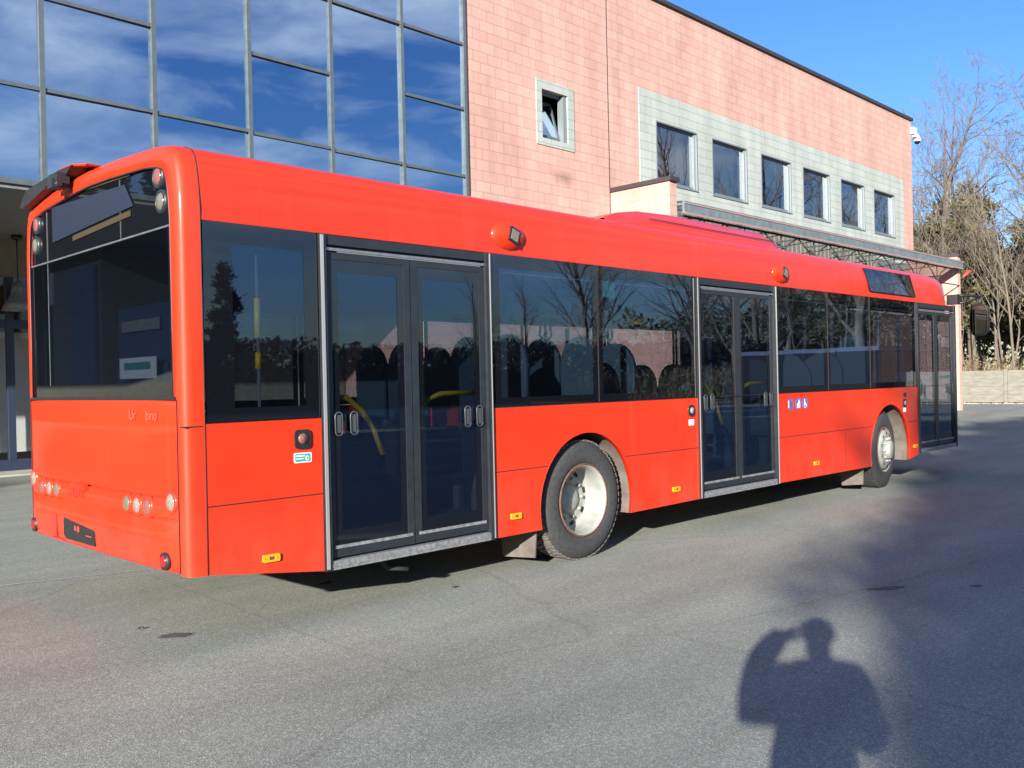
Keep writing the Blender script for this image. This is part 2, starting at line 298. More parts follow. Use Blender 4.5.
# ------------------------------------------------------------------ mesh helpers
class MB:
    def __init__(s): s.v = []; s.f = []; s.mi = []; s.cur = 0; s.sm = []
    def add(s, vs, fs, smooth=False):
        o = len(s.v); s.v += [tuple(p) for p in vs]
        for f in fs: s.f.append([i+o for i in f]); s.mi.append(s.cur); s.sm.append(smooth)
        return s
    def box(s, x0, x1, y0, y1, z0, z1, rot=None, piv=None):
        vs = [Vector((x, y, z)) for z in (z0, z1) for y in (y0, y1) for x in (x0, x1)]
        if rot is not None:
            pv = piv or Vector(((x0+x1)/2, (y0+y1)/2, (z0+z1)/2)); vs = [rot @ (p-pv) + pv for p in vs]
        return s.add(vs, [(0, 2, 3, 1), (4, 5, 7, 6), (0, 1, 5, 4), (2, 6, 7, 3), (0, 4, 6, 2), (1, 3, 7, 5)])
    def cbox(s, x0, x1, y0, y1, z0, z1, c=0.01):
        """box with bevelled edges in the xz outline"""
        pts = [(x0+c, z0), (x1-c, z0), (x1, z0+c), (x1, z1-c), (x1-c, z1), (x0+c, z1), (x0, z1-c), (x0, z0+c)]
        return s.prism(pts, y0, y1, 'y')
    def prism(s, pts, a0, a1, axis='y', smooth=False):
        def P(u, v, a):
            return {'y': (u, a, v), 'x': (a, u, v), 'z': (u, v, a)}[axis]
        n = len(pts); vs = [P(u, v, a0) for u, v in pts] + [P(u, v, a1) for u, v in pts]
        fs = [tuple(range(n)), tuple(range(2*n-1, n-1, -1))]
        s.add(vs, fs); o = len(s.v)-2*n
        for i in range(n):
            j = (i+1) % n; s.f.append([o+i, o+n+i, o+n+j, o+j]); s.mi.append(s.cur); s.sm.append(smooth)
        return s
    def tube(s, pts, rads, n=8, caps=True, smooth=True):
        pts = [Vector(p) for p in pts]
        if isinstance(rads, (int, float)): rads = [rads]*len(pts)
        rings = []; ref = None
        for i, p in enumerate(pts):
            t = (pts[min(i+1, len(pts)-1)] - pts[max(i-1, 0)]).normalized()
            if ref is None: ref = Vector((0, 0, 1)) if abs(t.z) < 0.9 else Vector((1, 0, 0))
            a = t.cross(ref)
            if a.length < 1e-4: a = t.cross(Vector((0, 1, 0)))
            a.normalize(); b = t.cross(a)
            ref = -b if True else ref
            ref = a.cross(t)
            rings.append([p + rads[i]*(math.cos(2*math.pi*k/n)*a + math.sin(2*math.pi*k/n)*b) for k in range(n)])
        vs = [q for r_ in rings for q in r_]; fs = []
        for i in range(len(pts)-1):
            for k in range(n):
                k2 = (k+1) % n; fs.append((i*n+k, i*n+k2, (i+1)*n+k2, (i+1)*n+k))
        s.add(vs, fs, smooth)
        if caps:
            o = len(s.v)-len(vs); m = (len(pts)-1)*n
            s.f.append([o+k for k in range(n)][::-1]); s.mi.append(s.cur); s.sm.append(False)
            s.f.append([o+m+k for k in range(n)]); s.mi.append(s.cur); s.sm.append(False)
        return s
    def lathe(s, prof, c, axis='y', n=48, smooth=True, sx=1, a0=0, a1=2*math.pi):
        """prof: (radius, distance along axis)"""
        full = abs(a1-a0-2*math.pi) < 1e-6; m = n if full else n+1
        vs = []
        for r_, h in prof:
            for k in range(m):
                t = a0+(a1-a0)*k/n; u, w = r_*math.cos(t), r_*math.sin(t)
                if axis == 'y': vs.append((c[0]+u, c[1]+h, c[2]+w))
                elif axis == 'x': vs.append((c[0]+h, c[1]+u, c[2]+w))
                else: vs.append((c[0]+u, c[1]+w, c[2]+h))
        fs = []
        for i in range(len(prof)-1):
            for k in range(n):
                k2 = (k+1) % m; fs.append((i*m+k, i*m+k2, (i+1)*m+k2, (i+1)*m+k))
        return s.add(vs, fs, smooth)
    def sphere(s, c, r_, sc=(1, 1, 1), n=12):
        prof = [(r_*math.sin(math.pi*i/n), -r_*math.cos(math.pi*i/n)) for i in range(n+1)]
        o = len(s.v); s.lathe([(max(a, 1e-4), h) for a, h in prof], (0, 0, 0), 'z', n*2)
        for i in range(o, len(s.v)):
            p = s.v[i]; s.v[i] = (c[0]+p[0]*sc[0], c[1]+p[1]*sc[1], c[2]+p[2]*sc[2])
        return s
    def build(s, name, mats, parent=None, weld=False):
        me = bpy.data.meshes.new(name)
        off = Vector(parent['_o']) if parent is not None and '_o' in parent else Vector((0, 0, 0))
        me.from_pydata([tuple(Vector(p)-off) for p in s.v], [], s.f)
        if not isinstance(mats, (list, tuple)): mats = [mats]
        for m in mats: me.materials.append(MATS[m])
        me.polygons.foreach_set('material_index', s.mi); me.polygons.foreach_set('use_smooth', s.sm)
        bm = bmesh.new(); bm.from_mesh(me)
        if weld: bmesh.ops.remove_doubles(bm, verts=bm.verts, dist=0.0004)
        if len(bm.faces) < 60000: bmesh.ops.recalc_face_normals(bm, faces=bm.faces)
        bm.to_mesh(me); bm.free(); me.update()
        o = bpy.data.objects.new(name, me); col.objects.link(o)
        if parent is not None:
            o.parent = parent; o['_o'] = list(off)
        return o
def tag(o, label=None, cat=None, group=None, kind=None):
    if label: o['label'] = label
    if cat: o['category'] = cat
    if group: o['group'] = group
    if kind: o['kind'] = kind
    return o
def empty(name, loc, label, cat, group=None):
    o = bpy.data.objects.new(name, None); col.objects.link(o); o.location = loc; o['_o'] = list(loc)
    return tag(o, label, cat, group)
def text_part(s, size, mname, parent, origin, ux, uz, name='lettering', extrude=0.001):
    """letters laid on a surface: origin lower left, ux text direction, uz up direction"""
    cu = bpy.data.curves.new('t', 'FONT'); cu.body = s; cu.size = size; cu.extrude = extrude
    t = bpy.data.objects.new('t', cu); col.objects.link(t)
    dg = bpy.context.evaluated_depsgraph_get(); me = bpy.data.meshes.new_from_object(t.evaluated_get(dg))
    bpy.data.objects.remove(t); ux = Vector(ux); uz = Vector(uz); un = ux.cross(uz)
    off = Vector(parent['_o'])
    for v in me.vertices: v.co = Vector(origin) + ux*v.co.x + uz*v.co.y + un*v.co.z - off
    me.materials.clear(); me.materials.append(MATS[mname])
    o = bpy.data.objects.new(name, me); col.objects.link(o); o.parent = parent; o['_o'] = list(off)
    return o
def copy_tree(o, parent=None):
    c = o.copy(); col.objects.link(c)
    if parent is not None: c.parent = parent
    for ch in list(o.children): copy_tree(ch, c)
    return c
def kids(o):
    return [c for c in bpy.data.objects if c.parent == o]

# ================================================================== GROUND
def ground():
    mb = MB(); n = 1
    mb.add([(-120, -400, 0), (41.0, -400, 0), (41.0, 400, 0), (-120, 400, 0)], [(0, 1, 2, 3)])
    tag(mb.build('asphalt_yard', 'asphalt'), kind='structure')
    mb = MB(); mb.add([(41.0, -1500, 0.03), (1500, -1500, 0.03), (1500, 1500, 0.03), (41.0, 1500, 0.03)], [(0, 1, 2, 3)])
    mb.add([(-1500, -1500, -.02), (-120, -1500, -.02), (-120, 1500, -.02), (-1500, 1500, -.02)], [(0, 1, 2, 3)])
    mb.add([(-120, -1500, -.02), (41, -1500, -.02), (41, -400, -.02), (-120, -400, -.02)], [(0, 1, 2, 3)])
    mb.add([(-120, 400, -.02), (41, 400, -.02), (41, 1500, -.02), (-120, 1500, -.02)], [(0, 1, 2, 3)])
    tag(mb.build('woodland_ground', 'verge'), kind='structure')
    mb = MB(); pts = [(-0.9, 3.10), (-0.14, 2.83), (0.35, 2.69), (0.85, 2.55), (1.4, 2.40)]
    for (a, b), (c, e) in zip(pts, pts[1:]):
        mb.add([(a, b-.012, .004), (c, e-.012, .004), (c, e+.014, .004), (a, b+.014, .004)], [(0, 1, 2, 3)])
    tag(mb.build('worn_ground_line', 'line_worn'), kind='structure')
    mb = MB(); mb.box(-14, 14.8, 12.6, 13.6, 0, 0.02); mb.box(-14, 14.8, 12.45, 12.6, 0, 0.03)
    tag(mb.build('pavement', 'pavement'), kind='structure')
    # stains
    for (cx, cy, rx, ry, sd) in ((0.125, 0.458-0.0, .10, .055, 1), (3.9, -2.19, .13, .035, 2), (4.35, -2.62, .05, .02, 5)):
        rr = random.Random(sd); mb = MB(); vs = []
        n = 40; ca, sa = math.cos(R(-30)), math.sin(R(-30))
        for k in range(n):
            t = 2*math.pi*k/n; q = 1+.45*noise.noise(Vector((math.cos(t)*2, math.sin(t)*2, sd*3.3)))+rr.uniform(-.12, .12)
            u, w = rx*q*math.cos(t), ry*q*math.sin(t); vs.append((cx+u*ca-w*sa, cy+u*sa+w*ca, .004))
        mb.add(vs, [tuple(range(n))]); tag(mb.build('oil_stain', 'oil_stain'), kind='structure')
ground()

# ================================================================== BUILDING
Y0 = 9.0; TOP = 11.12
def building():
    B = empty('commercial_building', (10, 9, 0), 'large flat-roofed building of pink concrete blocks with a glass curtain wall at its left end', 'building')
    X0, X1, X2 = -14.0, 10.40, 33.6
    # --- front wall with openings
    holes = [(12.68, 13.55, 6.86, 7.95)]
    wins = [(16.94, 18.80), (19.54, 21.37), (22.17, 23.98), (24.75, 26.60), (27.41, 29.24), (30.02, 31.84)]
    ZB, ZT = 6.47, 8.03
    holes += [(a, b, ZB, ZT) for a, b in wins]
    G = (16.25, 32.68, 5.0, 8.74)       # grey surround region
    g2 = (12.50, 13.76, 6.70, 8.15)
    xs = sorted({X1, X2, 15.04, G[0], G[1], g2[0], g2[1]} | {h[0] for h in holes} | {h[1] for h in holes})
    zs = sorted({0, 5.0, TOP, G[3], g2[2], g2[3]} | {h[2] for h in holes} | {h[3] for h in holes})
    pink, grey, ribs = MB(), MB(), MB()
    for i in range(len(xs)-1):
        for j in range(len(zs)-1):
            cx, cz = (xs[i]+xs[i+1])/2, (zs[j]+zs[j+1])/2
            if any(h[0] < cx < h[1] and h[2] < cz < h[3] for h in holes): continue
            isg = (G[0] < cx < G[1] and G[2] < cz < G[3]) or (g2[0] < cx < g2[1] and g2[2] < cz < g2[3])
            y = Y0 - (0.02 if isg else 0)
            (grey if isg else pink).add([(xs[i], y, zs[j]), (xs[i+1], y, zs[j]), (xs[i+1], y, zs[j+1]), (xs[i], y, zs[j+1])], [(0, 1, 2, 3)])
    for h in holes:
        a, b, c, e = h; y, yb = Y0-.02, Y0+.30
        for q in ([(a, y, c), (a, yb, c), (a, yb, e), (a, y, e)], [(b, y, c), (b, y, e), (b, yb, e), (b, yb, c)],
                  [(a, y, c), (b, y, c), (b, yb, c), (a, yb, c)], [(a, y, e), (a, yb, e), (b, yb, e), (b, y, e)]):
            grey.add(q, [(0, 1, 2, 3)])
    for g in (G, g2):   # edge of the proud grey blocks
        for q in ([(g[0], Y0-.02, g[2]), (g[0], Y0, g[2]), (g[0], Y0, g[3]), (g[0], Y0-.02, g[3])], [(g[0], Y0-.02, g[3]), (g[1], Y0-.02, g[3]), (g[1], Y0, g[3]), (g[0], Y0, g[3])],
                  [(g[1], Y0-.02, g[2]), (g[1], Y0, g[2]), (g[1], Y0, g[3]), (g[1], Y0-.02, g[3])], [(g[0], Y0-.02, g[2]), (g[1], Y0-.02, g[2]), (g[1], Y0, g[2]), (g[0], Y0, g[2])]):
            grey.add(q, [(0, 1, 2, 3)])
    # end, back, roof
    pink.add([(X2, Y0, 0), (X2, 30, 0), (X2, 30, TOP), (X2, Y0, TOP)], [(0, 1, 2, 3)])
    pink.add([(X0, 30, 0), (X2, 30, 0), (X2, 30, TOP), (X0, 30, TOP)], [(0, 1, 2, 3)])
    pink.add([(X0, Y0+.3, 4.35), (X0, 30, 4.35), (X0, 30, TOP), (X0, Y0+.3, TOP)], [(0, 1, 2, 3)])
    # left return beside the curtain wall, entrance recess side
    pink.add([(X1+.02, Y0, 0), (X1+.02, 13.5, 0), (X1+.02, 13.5, 4.35), (X1+.02, Y0, 4.35)], [(0, 1, 2, 3)])
    pink.build('wall', 'pink_block', B); grey.build('window_surround', 'grey_block', B)
    mb = MB(); mb.box(15.03, 15.05, Y0-.006, Y0+.01, 4.8, TOP); mb.build('movement_joint', 'coping', B)
    mb = MB(); mb.add([(X0, Y0+.1, TOP-.05), (X2-.1, Y0+.1, TOP-.05), (X2-.1, 29.9, TOP-.05), (X0, 29.9, TOP-.05)], [(0, 1, 2, 3)]); mb.build('roof', 'soffit', B)
    mb = MB(); mb.box(X0-.05, X2+.06, Y0-.07, Y0+.3, TOP, TOP+.10); mb.box(X2-.24, X2+.06, Y0+.3, 30, TOP, TOP+.10); mb.build('roof_coping', 'coping', B)
    # dark rooms behind the windows
    mb = MB()
    mb.box(X1+.1, X2-.1, Y0+3.5, Y0+3.6, 5.4, 9.2); mb.add([(X1+.1, Y0+.31, 5.45), (X2-.1, Y0+.31, 5.45), (X2-.1, Y0+3.5, 5.45), (X1+.1, Y0+3.5, 5.45)], [(0, 1, 2, 3)])
    mb.add([(X1+.1, Y0+.31, 9.0), (X2-.1, Y0+.31, 9.0), (X2-.1, Y0+3.5, 9.0), (X1+.1, Y0+3.5, 9.0)], [(0, 1, 2, 3)])
    mb.build('interior', 'room_dark', B)
    # --- six windows
    for k, (a, b) in enumerate(wins):
        fr = MB(); y = Y0+.05
        fr.box(a, a+.06, y, y+.08, ZB, ZT); fr.box(b-.10, b, y-.04, y+.08, ZB, ZT); fr.box(a+.06, b-.10, y, y+.08, ZB, ZB+.09); fr.box(a+.06, b-.10, y, y+.08, ZT-.07, ZT)
        fr.box(a-.02, b+.02, Y0-.045, y, ZB-.03, ZB)
        fr.box(a-.01, a+.03, Y0-.035, y, ZB, ZT); fr.box(b-.03, b+.01, Y0-.035, y-.04, ZB, ZT); fr.box(a+.03, b-.03, Y0-.035, y, ZT-.03, ZT+.01)
        f = fr.build('window', 'frame_grey', B)
        g = MB(); g.box(a+.05, b-.09, y+.035, y+.045, ZB+.08, ZT-.06); g.build('pane', 'window_glass', f)
        c = MB(); w = b-a
        c.box(a+w*.74, b-.2, y+.25, y+.27, ZB+.05, ZT-.05); c.build('blind', 'blind_beige', f)
        if k in (1,):
            p = MB(); p.add([(a+.5, y+.2, ZB+.1), (b-.45, y+.2, ZB+.1), (b-.45, y+.2, ZB+1.0), (a+.95, y+.2, ZB+.75)], [(0, 1, 2, 3)])
            p.cur = 1; p.add([(a+.6, y+.19, ZB+.1), (a+1.1, y+.19, ZB+.1), (a+1.0, y+.19, ZB+.55)], [(0, 1, 2)])
            p.build('curtain', ['poster_green', 'poster_orange'], f)
    # --- small tilted window
    fr = MB(); a, b, c, e = 12.68, 13.55, 6.86, 7.95; y = Y0+.12
    fr.box(a, a+.05, y, y+.07, c, e); fr.box(b-.12, b, y-.10, y+.07, c, e); fr.box(a+.05, b-.12, y, y+.07, c, c+.07); fr.box(a+.05, b-.12, y, y+.07, e-.06, e)
    f = fr.build('tilting_window', 'frame_grey', B)
    sash = MB(); rot = Matrix.Rotation(R(-16), 3, 'X'); pv = Vector((a, y+.03, c+.07))
    for bx in ((a+.06, a+.11), (b-.18, b-.13)): sash.box(bx[0], bx[1], y+.01, y+.05, c+.08, e-.08, rot, pv)
    sash.box(a+.11, b-.18, y+.01, y+.05, c+.08, c+.13, rot, pv); sash.box(a+.11, b-.18, y+.01, y+.05, e-.13, e-.08, rot, pv)
    sash.build('sash', 'mullion', f)
    g = MB(); g.box(a+.10, b-.17, y+.025, y+.033, c+.12, e-.12, rot, pv); g.build('pane', 'curtain_glass', f)
    # --- curtain wall
    cw = MB(); Z0, Z1 = 4.42, TOP
    vx = [0.64+1.62*k for k in range(-9, 7)]
    vx = [v for v in vx if v > X0] + []
    for v in vx+[10.36]:
        if abs(v-10.36) < .3 and v != 10.36: continue
        cw.box(v-.035, v+.035, Y0-.05, Y0+.06, Z0, Z1)
    cols = [v for v in vx if abs(v-10.36) > .3] + [10.36]
    panes = []
    hz = {8.74: (5.66, 7.03, 8.36), 7.12: (5.67, 8.36), 5.50: (5.70, 7.03, 8.36), 3.88: (5.72, 8.36), 2.26: (5.73, 7.05, 8.36), 0.64: (5.73, 8.36)}
    allv = sorted(cols)
    for a, b in zip([X0]+allv[:-1], allv):
        key = min(hz, key=lambda q: abs(q-a)); zz = hz[key] if abs(key-a) < .3 else ((5.73, 7.05, 8.36) if int(abs(a)*7) % 2 else (5.73, 8.36))
        zz = list(zz)+[9.7]
        for z in zz: cw.box(a+.035, b-.035, Y0-.035, Y0+.05, z-.028, z+.028)
        lv = [Z0]+zz+[Z1]
        for z0, z1 in zip(lv, lv[1:]): panes.append((a, b, z0, z1))
    cw.box(X0, 10.40, Y0-.045, Y0+.055, Z0-.08, Z0)
    c = cw.build('curtain_wall', 'mullion', B)
    pr = random.Random(3)
    for (a, b, z0, z1) in panes:
        g = MB(); t = pr.uniform(-.010, .010); u = pr.uniform(-.010, .010)
        y = Y0+.01
        vs = [(a+.03, y-t-u, z0), (b-.03, y+t-u, z0), (b-.03, y+t+u, z1), (a+.03, y-t+u, z1)]
        g.add(vs+[(p[0], p[1]+.012, p[2]) for p in vs], [(0, 1, 2, 3), (7, 6, 5, 4)]); g.build('pane', 'curtain_glass', c)
    # hall behind the glass
    mb = MB(); mb.box(X0, X1, Y0+6, Y0+6.1, 4.4, TOP-.1); mb.box(X0, X1, Y0+.4, Y0+6, 4.36, 4.40); mb.box(X1-.03, X1, Y0+.1, Y0+6, 4.4, TOP-.1); mb.box(X0, X0+.05, Y0+.1, Y0+6, 4.4, TOP-.1)
    mb.build('hall_interior', 'room_dark', B)
    mb = MB()
    for (a, b, z0, z1, sl_) in ((3.35, 3.55, 5.95, 7.5, 0), (3.62, 3.85, 5.95, 7.9, 0), (3.05, 3.25, 5.95, 6.4, .5), (4.0, 4.2, 5.95, 7.0, .6)):
        mb.prism([(a, z0), (b, z0), (b, z1), (a, z1-sl_)], Y0+.5, Y0+.55)
    mb.build('interior_panel', 'room_pink', B)
    mb = MB(); mb.prism([(9.75, 5.7), (10.25, 5.7), (10.25, 6.55), (10.0, 6.45), (9.75, 6.15)], Y0+.3, Y0+.33); mb.build('white_shape', 'room_white', B)  # plain white shape close behind the pane
    # overhang soffit, entrance
    mb = MB(); mb.box(X0, X1, Y0, 13.7, 4.28, 4.34); mb.build('soffit', 'soffit', B)
    YE = 13.5
    mb = MB(); mb.box(X0, X1, YE, YE+.1, 3.55, 4.28); mb.box(4.4, X1, YE, YE+.1, 0, 3.55); mb.box(X0, -1.2, YE, YE+.1, 0, 3.55); mb.build('entrance_wall', 'olive_panel', B)
    fr = MB(); fr.box(-1.2, 4.4, YE-.05, YE+.05, 2.62, 2.78); fr.box(-1.2, 4.4, YE-.05, YE+.05, 0.02, 0.22)
    for v in (-1.2, .1, 1.45, 2.0, 3.08, 4.3): fr.box(v-.06, v+.06, YE-.06, YE+.06, 0.22, 3.55)
    f = fr.build('entrance_door', 'navy_frame', B)
    g = MB(); g.box(-1.2, 4.4, YE-.01, YE, .22, 3.55); g.build('pane', 'entrance_glass', f)
    mb = MB(); mb.box(2.3, 3.12, YE+1.2, YE+1.3, 0.5, 2.6); mb.build('interior_wall', 'room_ochre', B)
    mb = MB(); mb.box(3.14, 4.4, YE+.9, YE+1.0, 0.3, 2.6); mb.box(-1.2, 4.4, YE+.1, YE+2.2, 0, .05); mb.build('interior_wall', 'room_white', B)
    # --- side wings and canopy
    for (a, b, zt) in ((15.08, 15.36, 6.05), (33.3, 33.56, 5.80)):
        mb = MB(); mb.box(a, b, 7.3, 8.999 if a < 20 else 20, 0, zt-.10)
        w = mb.build('wing', 'pink_block', B)
        mb = MB(); mb.box(a-.05, b+.05, 7.24, 9.0 if a < 20 else 20.05, zt-.10, zt); mb.build('coping', 'coping', w)
    mb = MB(); mb.box(15.37, 30.0, 8.90, 8.95, 3.6, 5.65)
    x = 15.42
    while x < 29.9: mb.box(x, x+.10, 8.86, 8.90, 3.62, 5.6); x += .27
    mb.build('ribbed_wall', 'ribbed_panel', B)
    mb = MB(); mb.box(15.37, 33.28, 8.86, 8.94, 3.5, 3.6); mb.box(15.37, 33.28, 8.86, 8.94, 0, .12)  # dark glazing added in place of the shaded wall under the canopy
    x = 15.4
    while x < 33.2: mb.box(x, x+.07, 8.85, 8.94, .12, 3.5); x += 1.82
    sf = mb.build('shade_glazing', 'navy_frame', B)
    mb = MB(); mb.box(15.37, 33.28, 8.91, 8.92, .12, 3.5); mb.build('pane', 'shade_glass', sf)
    mb = MB()
    ZC0, ZC1 = 5.62, 5.22
    mb.box(15.37, 33.29, 7.10, 7.16, 5.22, 5.50); mb.cur = 1; mb.box(15.37, 33.29, 7.085, 7.10, 5.44, 5.47); mb.box(15.37, 33.29, 7.085, 7.10, 5.20, 5.24); mb.cur = 0  # fascia with two narrow pinkish stripes
    x = 15.4
    while x < 33.2: mb.box(x, x+.05, 7.16, 8.90, 5.42, 5.47); x += 1.84
    cn = mb.build('canopy', ['canopy_metal', 'pink_stripe'], B)
    mb = MB(); mb.add([(15.38, 7.17, 5.50), (33.28, 7.17, 5.50), (33.28, 8.89, 5.60), (15.38, 8.89, 5.60), (15.38, 7.17, 5.515), (33.28, 7.17, 5.515), (33.28, 8.89, 5.615), (15.38, 8.89, 5.615)], [(0, 1, 2, 3), (7, 6, 5, 4), (0, 4, 5, 1)]); mb.build('glass_sheet', 'canopy_glass', cn)
    tr = MB(); yt = 7.25; zt, zb = 5.19, 4.62
    tr.tube([(15.38, yt, zt), (33.28, yt, zt)], .03, 6); tr.tube([(15.38, yt, zb), (33.28, yt, zb)], .022, 6)
    x = 16.4
    while x < 32.8:
        tr.tube([(x, yt, zb), (x, yt, zt)], .02, 5)
        tr.tube([(x, yt, zb), (x-.45, yt, zb+.34), (x-.92, yt, zt)], .02, 5)
        tr.tube([(x, yt, zb), (x+.40, yt, zb+.36), (x+.92, yt, zt)], .02, 5)
        tr.tube([(x, yt, zt), (x, 8.86, zt-.05)], .012, 5)
        x += 1.84
    tr.build('truss', 'truss_metal', cn)
    mb = MB(); mb.tube([(33.1, 7.05, 4.9), (33.35, 6.95, 5.1), (33.7, 6.9, 5.15)], [.03, .06, .02], 8); mb.build('red_fitting', 'red_faded', B)
    # round dirt patch below the small window
    # dome camera at the far roof corner
    cm = empty('security_camera', (33.62, 8.9, 10.45), 'white dome security camera on the far top corner of the pink building', 'camera')
    q = MB(); q.box(33.5, 33.80, 8.85, 8.99, 10.60, 10.85); q.cbox(33.62, 34.0, 8.84, 8.98, 10.50, 10.64, .03); q.lathe([(.0001, .10), (.10, .08), (.13, 0), (.13, -.08)], (33.92, 8.9, 10.45), 'z', 20); q.build('housing', 'white_plastic', cm)
    q = MB(); q.sphere((33.92, 8.9, 10.37), .11, n=8); q.build('dome', 'black_gloss', cm)
    # pendant lamp at the entrance
    pl = empty('pendant_lamp', (3.12, 13.1, 2.9), 'bell-shaped pendant lamp hanging under the soffit by the entrance', 'lamp')
    q = MB(); q.tube([(3.12, 13.1, 4.28), (3.12, 13.1, 3.4)], .012, 6); q.lathe([(.001, 4.28), (.09, 4.27), (.09, 4.2), (.001, 4.19)], (3.12, 13.1, 0), 'z', 16); q.build('cable', 'black_plastic', pl)
    q = MB(); q.lathe([(.04, 3.45), (.09, 3.42), (.11, 3.3), (.12, 3.2), (.2, 3.08), (.27, 2.92), (.26, 2.92), (.19, 3.07), (.1, 3.2)], (3.12, 13.1, 0), 'z', 24); q.build('lamp_shade', 'worn_alu', pl)
building()

# ================================================================== BUS
W = 2.55; L_ = 11.75
def profile(dn, zb):
    """cross section of the body, (y,z) from lower right skirt over the roof; dn = inset"""
    half = [(0, zb), (0, .85), (0, 1.25), (0, 1.8), (0, 2.30), (0, 2.46), (.010, 2.58), (.028, 2.69), (.050, 2.76), (.090, 2.805), (.17, 2.833), (.36, 2.860), (.9, 2.890)]
    full = half + [(1.275, 2.90)] + [(W-y, z) for y, z in half[::-1]]
    out = []
    for y, z in full:
        k = max(0, min(1, (z-2.2)/.7)); yy = W/2 + (y-W/2)*(W-2*dn)/W
        out.append((yy, z - dn*k))
    return out
def bus():
    B = empty('city_bus', (5.9, 1.275, 0), 'long red low-floor city bus with dark windows and three double doors parked before the building', 'bus')
    # ---------- body (red)
    b = MB()
    def loft(st, zmin=0.0):
        prs = [profile(dn, zb) for _, dn, zb in st]; n = len(prs[0])
        vs = [(st[i][0], y, z) for i in range(len(st)) for y, z in prs[i]]
        fs = [(i*n+k, i*n+k+1, (i+1)*n+k+1, (i+1)*n+k) for i in range(len(st)-1) for k in range(n-1)]
        b.add(vs, fs, True)
    # rear cap
    loft([(0.118, 0, .42), (0.06, 0.001, .422), (0.035, .006, .424), (0.016, .017, .426), (0.005, .034, .428), (0.0, .055, .43), (0.0, .076, .43)])
    # roof and cantrail between the rear cap and the nose
    def roofloft(st, i0=5):
        prs = [profile(dn, 2.0)[i0:-i0] for _, dn in st]; n = len(prs[0])
        prs = [[(y, z if k not in (0, n-1) else 2.405) for k, (y, z) in enumerate(p)] for p in prs]
        vs = [(st[i][0], y, z) for i in range(len(st)) for y, z in prs[i]]
        b.add(vs, [(i*n+k, i*n+k+1, (i+1)*n+k+1, (i+1)*n+k) for i in range(len(st)-1) for k in range(n-1)], True)
    roofloft([(.124, 0), (3, 0), (6, 0), (9, 0), (10.6, 0), (11.2, .015), (11.45, .05), (11.62, .11), (11.74, .20), (11.84, .34)])
    # the roof edge has a real thickness above windows
    for y0, y1 in ((.0, .05), (W-.05, W)): b.box(.124, 11.66, y0+.001, y1-.001, 2.40, 2.408)
    # rear face frame round the window (z>1.40)
    out = [(y, z) for y, z in profile(.075, 1.40) if z >= 1.39]
    inn = []
    for y, z in out:
        k = max(0, min(1, (z-2.2)/.6)); yy = W/2+(y-W/2)*(W-2*.115)/(W-2*.075); inn.append((yy, (z-.05*k)))
    n = len(out)
    inn[0] = (inn[0][0], 1.40); inn[-1] = (inn[-1][0], 1.40)
    vs = [(0, y, z) for y, z in out] + [(-.004, y, z) for y, z in inn] + [(.02, y, z) for y, z in inn]
    b.add(vs, [(k, k+1, n+k+1, n+k) for k in range(n-1)] + [(n+k, n+k+1, 2*n+k+1, 2*n+k) for k in range(n-1)], True)
    # rear lower door + bumper, slightly bowed
    def rear_sheet(y0, y1, rows, ny=24, bow=.022):
        vs = []
        for (x, z) in rows:
            for k in range(ny+1):
                tt = 2*k/ny-1; tt = math.copysign(1-(1-abs(tt))**1.6, tt); y = (y0+y1)/2+(y1-y0)/2*tt; e = 1-abs(tt)**12; vs.append(((x if x > 0 else x*e) - bow*(1-tt**4), y, z))
        m = ny+1; b.add(vs, [(i*m+k, i*m+k+1, (i+1)*m+k+1, (i+1)*m+k) for i in range(len(rows)-1) for k in range(ny)], True)
    rear_sheet(.075, W-.075, [(.012, 1.398), (0, 1.385), (0, 1.2), (0, .95), (-.002, .855)])
    rear_sheet(.075, W-.075, [(-.002, .855), (.02, .852), (.02, .845), (-.006, .840), (-.020, .80), (-.026, .74)])
    rear_sheet(.075, W-.075, [(-.026, .74), (-.004, .732), (-.004, .726), (-.026, .716), (-.034, .6), (-.030, .50), (-.015, .44), (.03, .425), (.10, .42)])
    # side skirts with wheel arches (right side y=0, left side mirrored)
    def arch(cx, r_, zb):
        pts = []
        a0 = math.asin((zb-.46)/r_)
        for k in range(25):
            t = math.pi - a0 - (math.pi-2*a0)*k/24
            pts.append((cx+r_*math.cos(t), .46+r_*math.sin(t)))
        return pts
    rear_arch = arch(3.39, .575, .318); front_arch = arch(9.33, .60, .32)
    seg1 = [(.124, .42), (.878, .322), (.878, 1.262), (.124, 1.262)]
    seg2 = [(2.335, .32)] + rear_arch + [(4.995, .325), (4.995, 1.272), (2.335, 1.268)]
    seg3 = [(6.475, .33)] + front_arch + [(10.235, .36), (10.235, 1.275), (6.475, 1.272)]
    for y0, y1 in ((0, .03), (W-.03, W)):
        for sg in (seg1, seg2, seg3): b.prism(sg, y0, y1, 'y')
    b.prism([(.878, .322), (2.335, .32), (2.335, 1.26), (.878, 1.26)], W-.03, W)
    b.prism([(4.995, .325), (6.475, .33), (6.475, 1.26), (4.995, 1.26)], W-.03, W)
    b.prism([(10.235, .36), (11.6, .37), (11.6, 1.26), (10.235, 1.26)], W-.03, W)
    b.box(11.655, 11.74, .02, .12, .38, 1.25)
    # nose panel
    nose = [(11.70, .06), (11.86, .18), (11.95, .5), (11.98, 1.275), (11.95, 2.05), (11.86, 2.37), (11.70, 2.49)]
    for (xa, ya), (xb, yb) in zip(nose, nose[1:]): b.add([(xa, ya, .44), (xb, yb, .44), (xb, yb, 1.05), (xa, ya, 1.05)], [(0, 1, 2, 3)], True)
    # seams as dark inlays
    b.cur = 1
